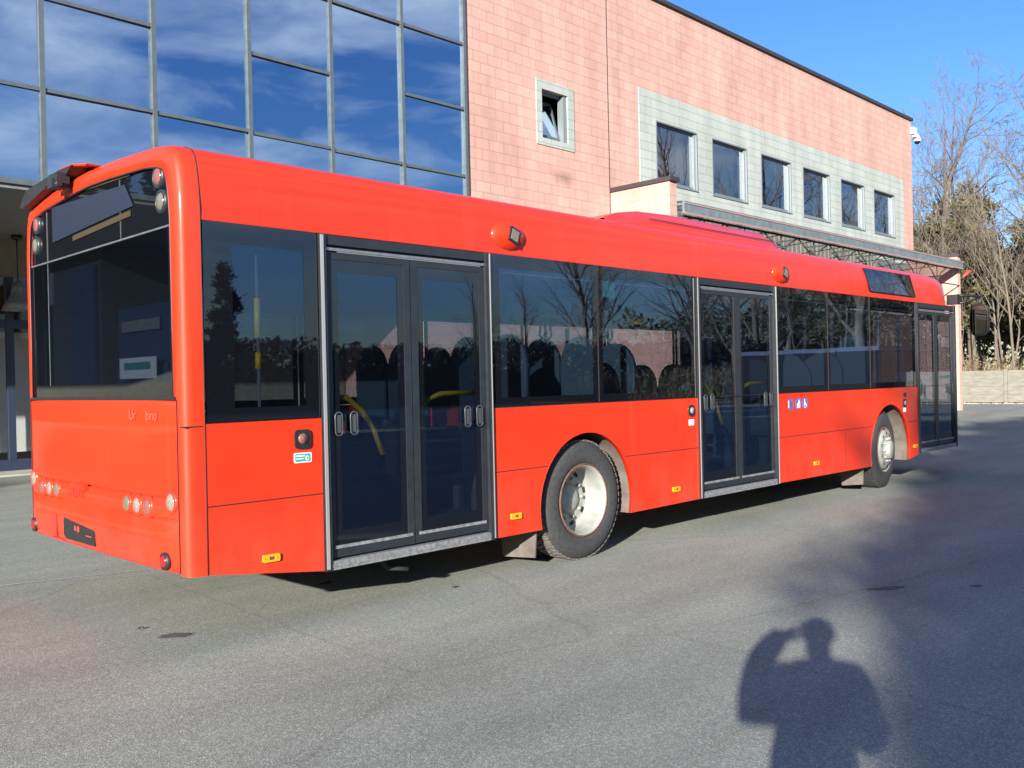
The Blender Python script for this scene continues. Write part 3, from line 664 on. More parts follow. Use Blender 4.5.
    S = lambda x0, x1, z0, z1: b.box(x0, x1, -.0012, .004, z0, z1)
    S(.124, .878, .796, .803); S(2.335, 2.93, .797, .804); S(3.875, 4.995, .80, .807); S(6.475, 8.80, .803, .810); S(9.86, 10.235, .81, .817)
    S(8.05, 8.056, .33, .803); b.tube([(.121, y-.0005, z+.0005) for y, z in profile(0, .42)], .0035, 4)
    S(.878, .884, .32, 1.262)
    for k in range(40):
        pass
    b.box(-.0016, .110, -.0012, .05, 1.247, 1.254)
    b.box(-.006, .02, .074, .080, .44, 1.40); b.box(-.006, .02, W-.080, W-.074, .44, 1.40)
    body = b.build('body', ['red_paint', 'seam'], B)
    # arch lips
    for pts in (rear_arch, front_arch):
        a = MB()
        for p, q in zip(pts, pts[1:]):
            a.add([(p[0], -.006, p[1]), (q[0], -.006, q[1]), (q[0], .03, q[1]), (p[0], .03, p[1])], [(0, 1, 2, 3)], True)
        a.build('arch_lip', 'red_paint', B)
    for cx, r_, wd in ((3.39, .60, .72), (9.33, .62, .42)):
        for side in (0, 1):
            m = MB(); y0 = .032 if side == 0 else W-.032-wd
            m.lathe([(r_, 0), (r_, wd)], (cx, y0, .46), 'y', 30, True, a0=-.25, a1=math.pi+.25)
            m.build('wheel_housing', 'dirty_liner', B)
            m = MB(); yy = wd+.035 if side == 0 else W-wd-.035
            m.box(cx-.68, cx+.68, yy-.003, yy+.003, .2, 1.15); m.build('housing_back', 'chassis', B)
    # faint scuffed arc on the panel above the rear wheel
    # underfloor
    m = MB()
    m.box(.9, 2.65, .06, W-.06, .32, .40); m.box(.2, .9, .06, W-.06, .42, .44); m.box(4.1, 8.6, .08, W-.08, .33, .38); m.box(10.0, 11.7, .10, W-.10, .36, .38)
    m.box(2.65, 4.1, .80, W-.80, .24, .42); m.box(8.6, 10.0, .52, W-.52, .24, .42); m.box(1.0, 2.4, .9, W-.9, .26, .35)
    m.tube([(1.46, .25, .30), (1.50, .18, .22), (1.62, .12, .20)], .018, 6)
    m.build('underframe', 'chassis', B)
    m = MB(); 
    for a_, c_ in ((.2, 2.70), (4.08, 8.66), (10.0, 11.6)): m.box(a_, c_, .065, W-.065, .40, .43)
    m.box(2.70, 4.08, .80, W-.80, .40, .62); m.box(8.66, 10.0, .52, W-.52, .40, .43); m.box(.15, 2.6, 1.75, W-.065, .43, .95)
    for a_, c_, d_ in ((2.70, 4.08, .80), (8.66, 10.0, .52)): m.box(a_, c_, .035, d_, 1.10, 1.14); m.box(a_, c_, W-d_, W-.035, 1.10, 1.14)
    m.build('floor', 'bus_floor', B)
    m = MB(); m.box(.12, 11.4, .10, W-.10, 2.46, 2.50); m.box(.12, 11.4, .045, .22, 2.27, 2.46); m.box(.12, 11.4, W-.22, W-.05, 2.10, 2.46); m.build('ceiling_panel', 'interior_panel', B)
    m = MB(); m.box(.13, .75, 1.45, 2.38, .43, 2.35); m.box(.14, .7, .08, .3, .43, 1.2); m.build('engine_cabinet', 'interior_dark', B)
    m = MB(); m.box(.10, .125, 1.50, 1.98, 1.45, 2.30); m.build('blue_reflection', 'reflection_blue', B)  # blue column painted in as a reflection in the rear glass
    m = MB(); m.prism([(.13, 1.45), (.50, 1.45), (.50, 1.98), (.40, 2.02), (.30, 2.10), (.13, 2.14)], .30, .33, 'x'); m.build('tan_reflection', 'reflection_tan', B)  # tan panel standing in for a reflection in the rear window
    m = MB(); m.box(.17, .19, .52, 1.28, 1.46, 1.99); m.box(.155, .165, .52, 1.28, 1.50, 1.62); m.build('vehicle_reflection', 'reflection_blue', B)  # panel coloured to pass as a vehicle reflected in the rear glass
    m = MB(); m.box(.15, .158, .62, 1.18, 1.83, 1.90); m.build('reflection_band', 'interior_panel', B)  # pale band of that painted vehicle reflection
    # ---------- roof fairing
    m = MB(); st = [(4.1, 0.0), (4.3, .07), (4.6, .115), (5.1, .135), (6.80, .13), (6.95, .10), (7.05, .0)]
    vs = []; nn = 40
    for x, h in st:
        for k in range(nn+1):
            t = k/nn; y = .20+(W-.40)*t; e = min(1, min(t, 1-t)/.06); vs.append((x, y, 2.842+.06*min(1, min(t, 1-t)/.35) + h*math.sqrt(e*(2-e)) if e < 1 else 2.902+h))
    M_ = nn+1; m.add(vs, [(i*M_+k, i*M_+k+1, (i+1)*M_+k+1, (i+1)*M_+k) for i in range(len(st)-1) for k in range(nn)], True)
    m.cur = 1; m.box(4.6, 6.9, .22, .226, 2.925, 2.932)
    m.build('roof_fairing', ['red_paint', 'seam'], B)
    # ---------- open hatch flap at the rear roof edge
    m = MB(); rot = Matrix.Rotation(R(-12), 3, 'Y'); pv = Vector((.02, 1.8, 2.86))
    m.prism([(1.18, 2.90), (1.45, 2.945), (1.62, 2.950), (2.30, 2.915), (2.30, 2.908), (1.62, 2.938), (1.45, 2.932), (1.2, 2.892)], -.045, .25, 'x')
    fl = m.build('roof_flap', 'red_paint', B)
    m = MB(); m.prism([(1.40, 2.93), (1.62, 2.9365), (2.30, 2.9065), (2.44, 2.80), (2.36, 2.79), (1.9, 2.86), (1.5, 2.885)], -.06, .10, 'x'); m.build('flap_seal', 'black_plastic', fl)
    m = MB(); m.box(-.11, -.03, 1.52, 1.68, 2.83, 2.90); m.box(-.13, -.05, 1.55, 1.64, 2.80, 2.86); m.tube([(-.1, 1.5, 2.82), (-.1, 1.72, 2.84)], .018, 8); m.build('latch', 'door_metal', fl)
    # ---------- rear window
    m = MB(); ip = [(.018, y, z) for y, z in inn]
    op = [p for p in ip if p[2] >= 2.36]; yl, yr = inn[0][0]+.0, inn[-1][0]
    zsp = 2.375
    top = [(.016, inn[0][0]+.0, zsp)] + [p for p in [(.016, y, z) for y, z in inn] if p[2] > zsp+.01] + [(.016, yr, zsp)]
    m.add(top, [tuple(range(len(top)))]); m.build('display_cover', 'black_gloss', B)
    m = MB()
    for (u0, u1, v0, v1) in ((yl, yl+.055, 1.405, zsp), (yr-.055, yr, 1.405, zsp), (yl+.055, yr-.055, 1.405, 1.50)): m.box(.010, .020, u0, u1, v0, v1)
    m.cur = 1; m.box(.008, .0155, yl, yr, zsp-.005, zsp+.005); m.box(.012, .0155, 2.10, 2.105, 1.5, 2.78); m.box(.012, .015, .82, .823, zsp, 2.83)
    m.cur = 2; m.box(-.012, .018, .085, W-.085, 1.40, 1.418)
    m.build('window_border', ['black_gloss', 'aluminium', 'black_plastic'], B)
    m = MB(); m.box(.014, .018, yl+.05, yr-.05, 1.49, zsp-.006); m.build('rear_window', 'bus_glass_dark', B)
    # destination screen behind the glossy cover: seen as a paler field
    m = MB(); m.prism([(.62, 2.555), (.74, 2.70), (1.98, 2.745), (1.98, 2.50)], .008, .0115, 'x'); m.cur = 1
    m.prism([(.66, 2.50), (.66, 2.535), (1.6, 2.50), (1.6, 2.465)], .008, .0115, 'x'); m.prism([(.66, 2.74), (.66, 2.78), (1.5, 2.79), (1.5, 2.77)], .008, .0115, 'x')
    m.build('destination_screen', ['led_panel', 'led_border'], B)
    # seal round the rear window
    m = MB(); m.tube([(.0, y, z) for y, z in inn], .006, 5); m.build('window_seal', 'black_plastic', B)
    # round lamps: upper pairs and bumper lamps
    def round_lamp(y, z, r_, mt, name, x=.0, bez='black_plastic'):
        q = MB(); q.lathe([(r_*.85, 0.004), (r_*.84, -.010), (r_*.6, -.020), (r_*.25, -.024), (.0005, -.025)], (x, y, z), 'x', 24)
        o = q.build(name, mt, B)
        q = MB(); q.lathe([(r_*1.12, .006), (r_*1.08, -.012), (r_*.84, -.016), (r_*.84, .0)], (x, y, z), 'x', 24); q.build('bezel', bez, o)
    for s in (0, 1):
        f = (lambda y: y) if s == 0 else (lambda y: W-y)
        round_lamp(f(.265), 2.665, .062, 'lamp_pink', 'high_brake_lamp', .012, 'door_metal'); round_lamp(f(.235), 2.520, .062, 'lamp_grey', 'high_indicator_lamp', .012, 'door_metal')
        round_lamp(f(.15), .83, .062, 'lamp_clear', 'tail_lamp', -.006, 'red_paint')
        for y, mt in ((.40, 'lamp_pink'), (.545, 'lamp_clear'), (.69, 'lamp_grey')): round_lamp(f(y), .785, .058, mt, 'tail_lamp', -.030, 'red_paint')
        round_lamp(f(.20), .50, .046, 'lamp_red', 'rear_reflector', -.032, 'black_plastic')
    # number plate holder
    m = MB(); m.cbox(0, 1, 0, 1, 0, 1); m = MB()
    m.prism([(1.17, .475), (1.66, .475), (1.70, .50), (1.70, .60), (1.69, .615), (1.17, .575), (1.155, .56), (1.155, .49)], -.058, -.04, 'x')
    ph = m.build('plate_holder', 'black_plastic', B)
    for (u0, u1, v0, v1) in ((1.42, 1.45, .54, .575), (1.475, 1.50, .545, .575), (1.21, 1.30, .527, .532)):
        m = MB(); m.box(-.0595, -.058, u0, u1, v0, v1); m.build('plate_residue', 'red_faded', ph)
    m = MB(); m.box(-.062, -.055, 1.83, 1.90, .47, .62); m.box(-.045, -.03, 1.75, 1.98, .445, .455); m.build('tow_cover', 'ghost_dark', B)
    m = MB(); m.prism([(1.30, .825), (1.58, .825), (1.55, .858), (1.33, .858)], -.058, -.03, 'x'); m.build('hatch_grip', 'red_paint', B)
    text_part('Ur', .085, 'ghost_mark', B, (-.0275, .66, 1.285), (0, -1, 0), (0, 0, 1), 'faded_lettering')
    text_part('bino', .085, 'ghost_mark', B, (-.022, .44, 1.285), (0, -1, 0), (0, 0, 1), 'faded_lettering')
    text_part('SOLARIS', .075, 'ghost_dark', B, (-.0555, 1.63, .765), (0, -1, 0), (0, 0, 1), 'faded_lettering')
    # notice behind the rear window
    m = MB(); m.box(.10, .104, .56, 1.10, 1.53, 1.66); m.cur = 1; m.box(.097, .10, .64, 1.02, 1.585, 1.63)
    m.build('notice', ['sticker_white', 'sticker_teal'], B)
    # ---------- side glass
    def side_window(x0, x1, z0=1.272, z1=2.402, side=0, bl=.10, br=.10, bt=.10, bb=.07, gm='bus_glass'):
        y0, y1 = (.004, .012) if side == 0 else (W-.012, W-.004)
        o = MB(); o.box(x0+.004, x0+bl, y0, y1, z0+.001, z1-.001); o.box(x1-br, x1-.004, y0, y1, z0+.001, z1-.001)
        o.box(x0+bl, x1-br, y0, y1, z0+.001, z0+bb); o.box(x0+bl, x1-br, y0, y1, z1-bt, z1-.001)
        f = o.build('side_window', 'black_gloss', B)
        o = MB(); o.box(x0+bl, x1-br, y0+.001, y1-.003, z0+bb, z1-bt); o.build('pane', gm, f)
        return f
    side_window(.128, .878, 1.265, bl=.18, br=.10, bt=.12, bb=.08, gm='bus_glass_dark')
    side_window(2.345, 3.556, bl=.09, br=.06); side_window(3.562, 4.99, bl=.06, br=.09)
    side_window(6.48, 7.655, bl=.08, br=.05); side_window(7.665, 8.775, bl=.05, br=.05); side_window(8.785, 10.23, bl=.05, br=.09)
    for a_, c_ in ((.6, 2.3), (2.31, 3.8), (3.81, 5.3), (5.31, 6.8), (6.81, 8.3), (8.31, 9.8), (9.81, 11.3)): side_window(a_, c_, side=1, bl=.05, br=.05)
    m = MB()
    for xx in (3.559, 7.66, 8.78): m.box(xx-.004, xx+.004, -.001, .006, 1.275, 2.40)
    m.box(2.30, 11.66, .0, .006, 1.268, 1.274); m.box(11.3, 11.66, W-.012, W-.004, 1.26, 2.4)
    m.box(.13, .6, W-.012, W-.004, 1.26, 2.4)
    m.build('glazing_rubber', 'black_plastic', B)
    m = MB(); m.box(3.60, 3.80, .014, .016, 2.14, 2.28); m.build('window_sticker', 'sticker_teal', B)
    # windscreen
    m = MB()
    for (xa, ya), (xb, yb) in zip(nose, nose[1:]): m.add([(xa, ya, 1.05), (xb, yb, 1.05), (xb-.12, yb, 2.52), (xa-.06, ya, 2.45)], [(0, 1, 2, 3)], True)
    m.build('windscreen', 'bus_glass', B)
    # ---------- doors
    def door(x0, x1, z0, leaves):
        fr = MB(); zt = 2.395
        fr.box(x0, x0+.045, -.016, .06, z0, zt); fr.box(x1-.045, x1, -.016, .06, z0, zt)
        fr.box(x0+.045, x1-.045, -.004, .05, 2.335, zt)
        fr.cur = 1; fr.box(x0+.03, x1-.03, -.012, .06, z0, z0+.055); fr.box(x0+.045, x1-.045, -.016, .02, z0+.02, z0+.035)
        fr.cur = 2; fr.box(x0+.05, x1-.05, .0, .014, 2.30, 2.318)
        o = fr.build('door_frame', ['door_metal', 'worn_alu', 'aluminium'], B)
        xm = (x0+x1)/2; gap = .045
        for i, (a_, c_) in enumerate(((x0+.05, xm-.004), (xm+.004, x1-.05))):
            lf = MB(); zb = z0+.07; cl = gap if i == 0 else .055; cr = .055 if i == 0 else gap
            lf.box(a_, a_+cl, .012, .045, zb, 2.29); lf.box(c_-cr, c_, .012, .045, zb, 2.29)
            lf.box(a_+cl, c_-cr, .012, .045, 2.25, 2.29); lf.box(a_+cl, c_-cr, .012, .045, zb, zb+.07)
            lf.cur = 1; lf.box(a_+.03, c_-.02, .006, .012, zb+.055, zb+.075)
            # black screen print round the glass
            lf.cur = 2; g0, g1, h0, h1 = a_+cl, c_-cr, zb+.07, 2.25
            lf.box(g0, g0+.05, .018, .026, h0, h1); lf.box(g1-.05, g1, .018, .026, h0, h1); lf.box(g0+.05, g1-.05, .018, .026, h1-.08, h1); lf.box(g0+.05, g1-.05, .018, .026, h0, h0+.09)
            l = lf.build('door_leaf', ['door_metal', 'worn_alu', 'black_gloss'], o)
            g = MB(); g.box(g0+.05, g1-.05, .020, .024, h0+.09, h1-.08); g.build('pane', 'bus_glass_dark', o)
            hb = MB()
            for j in (0, 1):
                hx = (a_+.07+j*.115) if i == 0 else (c_-.19+j*.115)
                pts = [(hx+.028*math.cos(t)*1, 1.22+.028*math.sin(t)+(.045 if math.sin(t) > 0 else -.045)) for t in [2*math.pi*k/16 for k in range(16)]]
                hb.tube([(p[0], -.004, p[1]) for p in pts+pts[:1]], .0045, 5)
                hb.box(hx-.02, hx+.02, .0, .004, 1.165, 1.275)
            hb.build('handle', 'handle_grey', o)
            gr = MB()
            if i == 0: pts = [(a_+.05, .10, 1.39), (a_+.18, .13, 1.38), (a_+.30, .14, 1.30), (a_+.40, .14, 1.16), (a_+.46, .13, 1.0)]
            else: pts = [(a_+.08, .13, 1.27), (a_+.18, .14, 1.35), (a_+.30, .14, 1.385), (c_-.06, .10, 1.39)]
            gr.tube([(p_[0], p_[1]-.06, p_[2]) for p_ in pts], .019, 8); gr.build('grab_rail', 'yellow_paint', o)
        return o
    door(.884, 2.330, .318, 2); door(5.0, 6.470, .325, 2); door(10.24, 11.655, .375, 2)
    # bright trim by the first and other posts
    m = MB()
    for xx, wd in ((.886, .022), (2.318, .006), (4.998, .010), (6.455, .010)):
        m = MB(); m.box(xx, xx+wd, -.022, -.0165, .33, 2.39); m.build('post_trim', 'bright_trim', B)
    # black pillar at the front corner
    m = MB(); m.box(11.655, 11.70, .0, .06, .40, 2.42); m.build('corner_pillar', 'black_plastic', B)
    m = MB(); m.box(1.0, 1.3, .35, .38, 1.10, 1.22); m.box(2.0, 2.18, .20, .3, 1.15, 1.28); m.build('validator_box', 'red_faded', B)
    # ---------- exterior lamps over doors
    for cx in (2.54, 6.61):
        o = MB(); o.sphere((cx, .02, 2.54), .18, (1, .38, .62), 14)
        q = o.build('door_lamp', 'red_paint', B)
        o = MB(); o.box(cx-.025, cx+.055, -.055, -.035, 2.50, 2.58, Matrix.Rotation(R(18), 3, 'Y') @ Matrix.Rotation(R(6), 3, 'Z')); o.build('lens', 'lamp_clear', q)
        o = MB(); o.box(cx-.040, cx+.070, -.052, -.030, 2.485, 2.595, Matrix.Rotation(R(18), 3, 'Y') @ Matrix.Rotation(R(6), 3, 'Z')); o.build('bezel', 'black_plastic', q)
    # amber markers
    for x, z in ((.51, .46), (2.55, .46), (4.61, .455), (7.31, .475), (10.12, .48)):
        o = MB(); o.cbox(x-.055, x+.055, -.014, .001, z-.022, z+.022, .006)
        q = o.build('side_marker', 'amber', B)
        o = MB(); o.lathe([(.006, -.002), (.006, 0)], (x-.04, -.014, z), 'y', 8); o.lathe([(.006, -.002), (.006, 0)], (x+.04, -.014, z), 'y', 8); o.box(x-.016, x+.016, -.0155, -.014, z-.010, z+.010); o.build('screw', 'rust', q)
    # door buttons, stickers
    def rr(x0, x1, z0, z1, c, y0, y1, mt, name, par=B):
        o = MB(); pts = []
        for (cx, cz, t0) in ((x1-c, z1-c, 0), (x0+c, z1-c, 90), (x0+c, z0+c, 180), (x1-c, z0+c, 270)):
            for k in range(5): t = R(t0+22.5*k); pts.append((cx+c*math.cos(t), cz+c*math.sin(t)))
        o.prism(pts, y0, y1); return o.build(name, mt, par)
    q = rr(.685, .795, 1.085, 1.20, .025, -.012, .001, 'black_plastic', 'door_button')
    o = MB(); o.lathe([(.032, 0), (.030, -.008), (.001, -.010)], (.738, -.012, 1.145), 'y', 20); o.build('push_button', 'lamp_pink', q)
    q = rr(.680, .802, 1.000, 1.060, .008, -.0016, .001, 'sticker_white', 'sticker')
    o = rr(.687, .795, 1.006, 1.054, .004, -.0026, -.0016, 'sticker_teal', 'print', q)
    o = MB(); o.lathe([(.014, 0), (.013, -.001), (.008, -.001)], (.772, -.0026, 1.026), 'y', 16); o.box(.695, .755, -.0036, -.0026, 1.038, 1.044); o.box(.695, .745, -.0036, -.0026, 1.022, 1.026); o.build('symbol', 'sticker_white', q)
    for x, zs_ in ((4.88, (1.155, 1.045)), (9.79, (1.065, .975))):
        q = rr(x-.05, x+.05, zs_[0]-.052, zs_[0]+.052, .04, -.012, .001, 'black_plastic', 'door_button')
        o = MB(); o.lathe([(.030, 0), (.028, -.008), (.001, -.010)], (x, -.012, zs_[0]), 'y', 20); o.build('push_button', 'interior_panel', q)
        rr(x-.042, x+.042, zs_[1]-.027, zs_[1]+.027, .004, -.0016, .001, 'sticker_white', 'sticker')
    rr(9.76, 9.84, 1.15, 1.20, .02, -.01, .001, 'black_plastic', 'door_button')
    for k, x in enumerate((6.76, 6.93, 7.08)):
        q = rr(x-.055, x+.055, 1.095, 1.205, .02, -.0016, .001, 'sticker_blue', 'pictogram_sticker')
        o = MB()
        if k == 0: o.cur = 1; o.lathe([(.03, -.0026), (.001, -.0027)], (x, 0, 1.15), 'y', 16); o.cur = 0; o.box(x-.052, x-.04, -.0026, -.0016, 1.11, 1.19)
        elif k == 1: o.prism([(x-.03, 1.105), (x+.03, 1.105), (x+.035, 1.16), (x+.01, 1.195), (x-.005, 1.16), (x-.03, 1.15)], -.0026, -.0016)
        else: o.lathe([(.012, -.0026), (.001, -.0027)], (x-.012, 0, 1.185), 'y', 12); o.prism([(x-.02, 1.135), (x+.0, 1.135), (x+.035, 1.115), (x+.035, 1.125), (x+.008, 1.15), (x-.002, 1.172), (x-.02, 1.172)], -.0026, -.0016); o.lathe([(.030, -.0026), (.022, -.0027)], (x, 0, 1.13), 'y', 16)
        o.build('symbol', ['sticker_white', 'lamp_pink'], q)
    # round filler flap and scuffs
    o = MB(); o.lathe([(.088, -.0015), (.082, -.0025), (.078, -.0015)], (5.05-.42, 0, .66), 'y', 28); o.build('flap_ring', 'ghost_dark', B)
    o = MB(); o.lathe([(.13, -.0012), (.126, -.002), (.122, -.0012)], (8.62, 0, 1.0), 'y', 28); o.build('flap_ring', 'ghost_dark', B)
    # destination side sign
    o = MB(); o.add([(8.70, .078, 2.735), (10.12, .078, 2.735), (10.19, .0, 2.47), (8.79, .0, 2.47), (8.70, .028, 2.755), (10.12, .028, 2.755), (10.19, -.022, 2.47), (8.79, -.022, 2.47)], [(4, 5, 6, 7), (0, 3, 2, 1), (0, 1, 5, 4), (3, 7, 6, 2), (0, 4, 7, 3), (1, 2, 6, 5)])
    o.build('destination_sign', 'black_gloss', B)
    # ---------- mirror
    m = MB(); m.box(11.70, 11.86, -.03, .12, 2.44, 2.58); m.tube([(11.78, .0, 2.57), (11.98, -.10, 2.57), (12.12, -.20, 2.55)], .020, 8); m.tube([(11.78, .0, 2.45), (11.98, -.12, 2.49), (12.12, -.20, 2.54)], .014, 8); m.tube([(12.12, -.20, 2.56), (12.12, -.20, 2.40)], .018, 8)
    mr = m.build('mirror_arm', 'black_plastic', B)
    m = MB(); cy = -.20
    pts = [(cy+.13*math.copysign(abs(math.cos(t))**.55, math.cos(t)), 2.21+.235*math.copysign(abs(math.sin(t))**.55, math.sin(t))) for t in [2*math.pi*k/28 for k in range(28)]]
    vs = []; stt = [(12.055, .93), (12.06, 1.0), (12.12, 1.0), (12.17, .9), (12.20, .6)]
    for x, sc in stt: vs += [(x, cy+(y-cy)*sc, 2.21+(z-2.21)*sc) for y, z in pts]
    m.add(vs, [(i*28+k, i*28+(k+1) % 28, (i+1)*28+(k+1) % 28, (i+1)*28+k) for i in range(4) for k in range(28)] + [tuple(range(4*28, 5*28))], True)
    m.cur = 1; m.add([(12.058, cy+(y-cy)*.86, 2.21+(z-2.21)*.90) for y, z in pts], [tuple(range(28))[::-1]])
    m.build('mirror_head', ['black_plastic', 'mirror_glass'], mr)
    # ---------- wheels
    def wheel(cx, yf, sgn, steer, convex):
        """yf: outer face y; sgn +1 when the wheel extends towards +y"""
        h = MB(); wd = .275
        tp = [(.30, .0), (.335, -.004+.012), (.40, -.006+.006), (.455, .012), (.478, .035), (.484, .07), (.484, wd-.07), (.478, wd-.035), (.455, wd-.012), (.36, wd), (.30, wd-.01)]
        R0 = .482
        tp = [(.292, .018), (.300, .004), (.33, -.004), (.38, -.006), (.425, .002), (.455, .018), (.472, .035), (R0, .05), (R0, wd-.05), (.472, wd-.03), (.42, wd), (.30, wd-.01)]
        C = (0, 0, 0)
        h.lathe(tp, C, 'y', 64)
        h.cur = 1
        for k in range(56):
            t = 2*math.pi*k/56
            for (ya, yb, ph) in ((.030, .095, 0), (.10, .135, .5), (.14, .175, 0), (.18, .245, .5)):
                tt = t+ph*2*math.pi/56; ca, sa = math.cos(tt), math.sin(tt); dt = .019
                vs = []
                for rr_ in (R0-.006, R0+.008):
                    for yy in (ya, yb):
                        for s_ in (-dt, dt): vs.append((rr_*ca - s_*sa, yy, rr_*sa + s_*ca))
                h.add(vs, [(4, 5, 7, 6), (0, 4, 6, 2), (1, 3, 7, 5), (0, 1, 5, 4), (2, 6, 7, 3)])
        rt = h
        r_ = MB()
        if convex:
            r_.lathe([(.292, .008), (.296, .0), (.288, -.004), (.275, .02), (.268, .05), (.262, .06), (.25, .02), (.235, -.015), (.17, -.03), (.165, -.028)], C, 'y', 48)
            r_.lathe([(.165, -.028), (.12, -.032), (.115, -.075), (.10, -.088), (.001, -.09)], C, 'y', 32)
            for k in range(10):
                t = 2*math.pi*k/10; r_.lathe([(.016, -.028), (.016, -.055), (.001, -.058)], (.145*math.cos(t), 0, .145*math.sin(t)), 'y', 8)
            r_.cur = 1
            for k in range(10):
                t = 2*math.pi*(k+.5)/10; r_.lathe([(.024, -.024), (.001, -.0245)], (.205*math.cos(t), 0, .205*math.sin(t)), 'y', 12)
        else:
            r_.lathe([(.292, .008), (.296, .0), (.288, -.004), (.272, .012), (.262, .05), (.254, .11), (.249, .165), (.228, .19), (.19, .182), (.165, .185), (.125, .19), (.12, .17), (.09, .15), (.001, .145)], C, 'y', 48)
            for k in range(10):
                t = 2*math.pi*k/10; r_.lathe([(.015, .185), (.015, .160), (.001, .157)], (.165*math.cos(t), 0, .165*math.sin(t)), 'y', 8)
            r_.cur = 1
            for k in range(8):
                t = 2*math.pi*(k+.3)/8; r_.lathe([(.027, .1835), (.001, .1830)], (.215*math.cos(t), 0, .215*math.sin(t)), 'y', 12)
        rl = MB(); rl.lathe([(.299, .006), (.297, -.003), (.289, -.006), (.284, .0)], C, 'y', 48)
        def place(mb):
            rot = Matrix.Rotation(steer, 3, 'Z')
            for i, p in enumerate(mb.v):
                q = Vector((p[0], p[1]*sgn, p[2])); q = rot @ q
                mb.v[i] = (cx+q.x, yf+q.y, .484+q.z)
        for mb in (rt, r_, rl): place(mb)
        w = rt.build('wheel', ['rubber', 'tread_dust' if not convex else 'rubber'], B)
        r_.build('rim', ['rim_paint', 'chassis'], w); rl.build('rim_edge', 'rust', w)
    wheel(3.39, .045, 1, 0, False); wheel(3.39, .36, 1, 0, False); wheel(3.39, W-.045, -1, 0, False)
    wheel(9.33, .075, 1, R(6), True); wheel(9.33, W-.075, -1, R(6), True)
    # mud flaps
    for (x, ya, yb) in ((2.83, .06, .46), (8.70, .08, .40)):
        m = MB(); m.add([(x, ya, .34), (x-.02, ya, .10), (x-.02, yb-.05, .07), (x, yb, .34), (x+.012, ya, .34), (x-.008, ya, .10), (x-.008, yb-.05, .07), (x+.012, yb, .34)], [(0, 1, 2, 3), (7, 6, 5, 4), (0, 4, 5, 1), (1, 5, 6, 2), (2, 6, 7, 3)]); m.build('mud_flap', 'dirty_liner', B)
    # ---------- interior: seats, poles, straps
    def seat(x, y, z0, h=.78, w=.43):
        o = MB(); pr = []
        n = 12
        for k in range(n+1):
            t = math.pi*k/n; pr.append((y+w/2*math.cos(t)*(1 if True else 1), z0+.42+h-.26+.26*math.sin(t)))
        pts = [(y+w/2*.92, z0+.42), *pr, (y-w/2*.92, z0+.42)]
        o.prism(pts, x-.03, x+.03, 'x', True); o.cur = 1
        o.prism([(yy*1+0 if False else y+(yy-y)*.9, z0+.42+(zz-z0-.42)*.94+.01) for yy, zz in pts], x+.03, x+.055, 'x')
        o.box(x, x+.42, y-w/2, y+w/2, z0+.38, z0+.47); o.box(x+.12, x+.22, y-.05, y+.05, z0, z0+.38)
        o.build('seat', ['seat_shell', 'seat_fabric'], B)
    for x, z0 in ((2.85, .62), (3.65, .62), (4.45, .43), (7.0, .43), (7.8, .43), (8.6, .5), (9.2, .75)):
        for y in (1.66, 2.15): seat(x, y, z0)
    for x, z0 in ((2.9, .62), (3.8, .62), (6.75, .43), (7.6, .43), (8.4, .5), (9.2, .75)):
        for y in (.40, .86): seat(x, y, z0, .80)
    seat(4.55, .62, .43, .95, .46); seat(10.3, 1.95, .7, 1.0, .5)
    m = MB()
    for x, y, z0, z1 in ((.505, .08, 1.755, 1.985), (.505, .08, 1.57, 1.665), (4.25, .95, .9, 1.95), (10.1, .9, .6, 1.35)): m.tube([(x, y, z0), (x, y, z1)], .02, 8)
    m.tube([(4.4, .45, 1.98), (4.85, .45, 1.98)], .02, 8); m.build('hand_pole', 'yellow_paint', B)
    m = MB(); m.tube([(.505, .08, .45), (.505, .08, 2.40)], .010, 8)
    for x in (3.1, 3.9, 5.5, 7.3, 8.9): m.tube([(x, 1.75, .43), (x, 1.75, 2.45)], .017, 8)
    m.tube([(2.0, .8, 2.05), (9.8, .8, 2.05)], .016, 8); m.build('hand_pole', 'interior_panel', B)
    m = MB()
    for x in (3.75, 3.82, 4.7, 7.5, 8.2): m.tube([(x, .8, 2.05), (x-.03, .8, 1.95), (x-.045, .8, 1.87), (x, .8, 1.83), (x+.045, .8, 1.87), (x+.03, .8, 1.95), (x, .8, 2.05)], .010, 6)
    m.build('hand_strap', 'black_plastic', B)
    return B
mat('mirror_glass', (0.10, 0.09, 0.09), 0.02, metal=1.0)
bus()

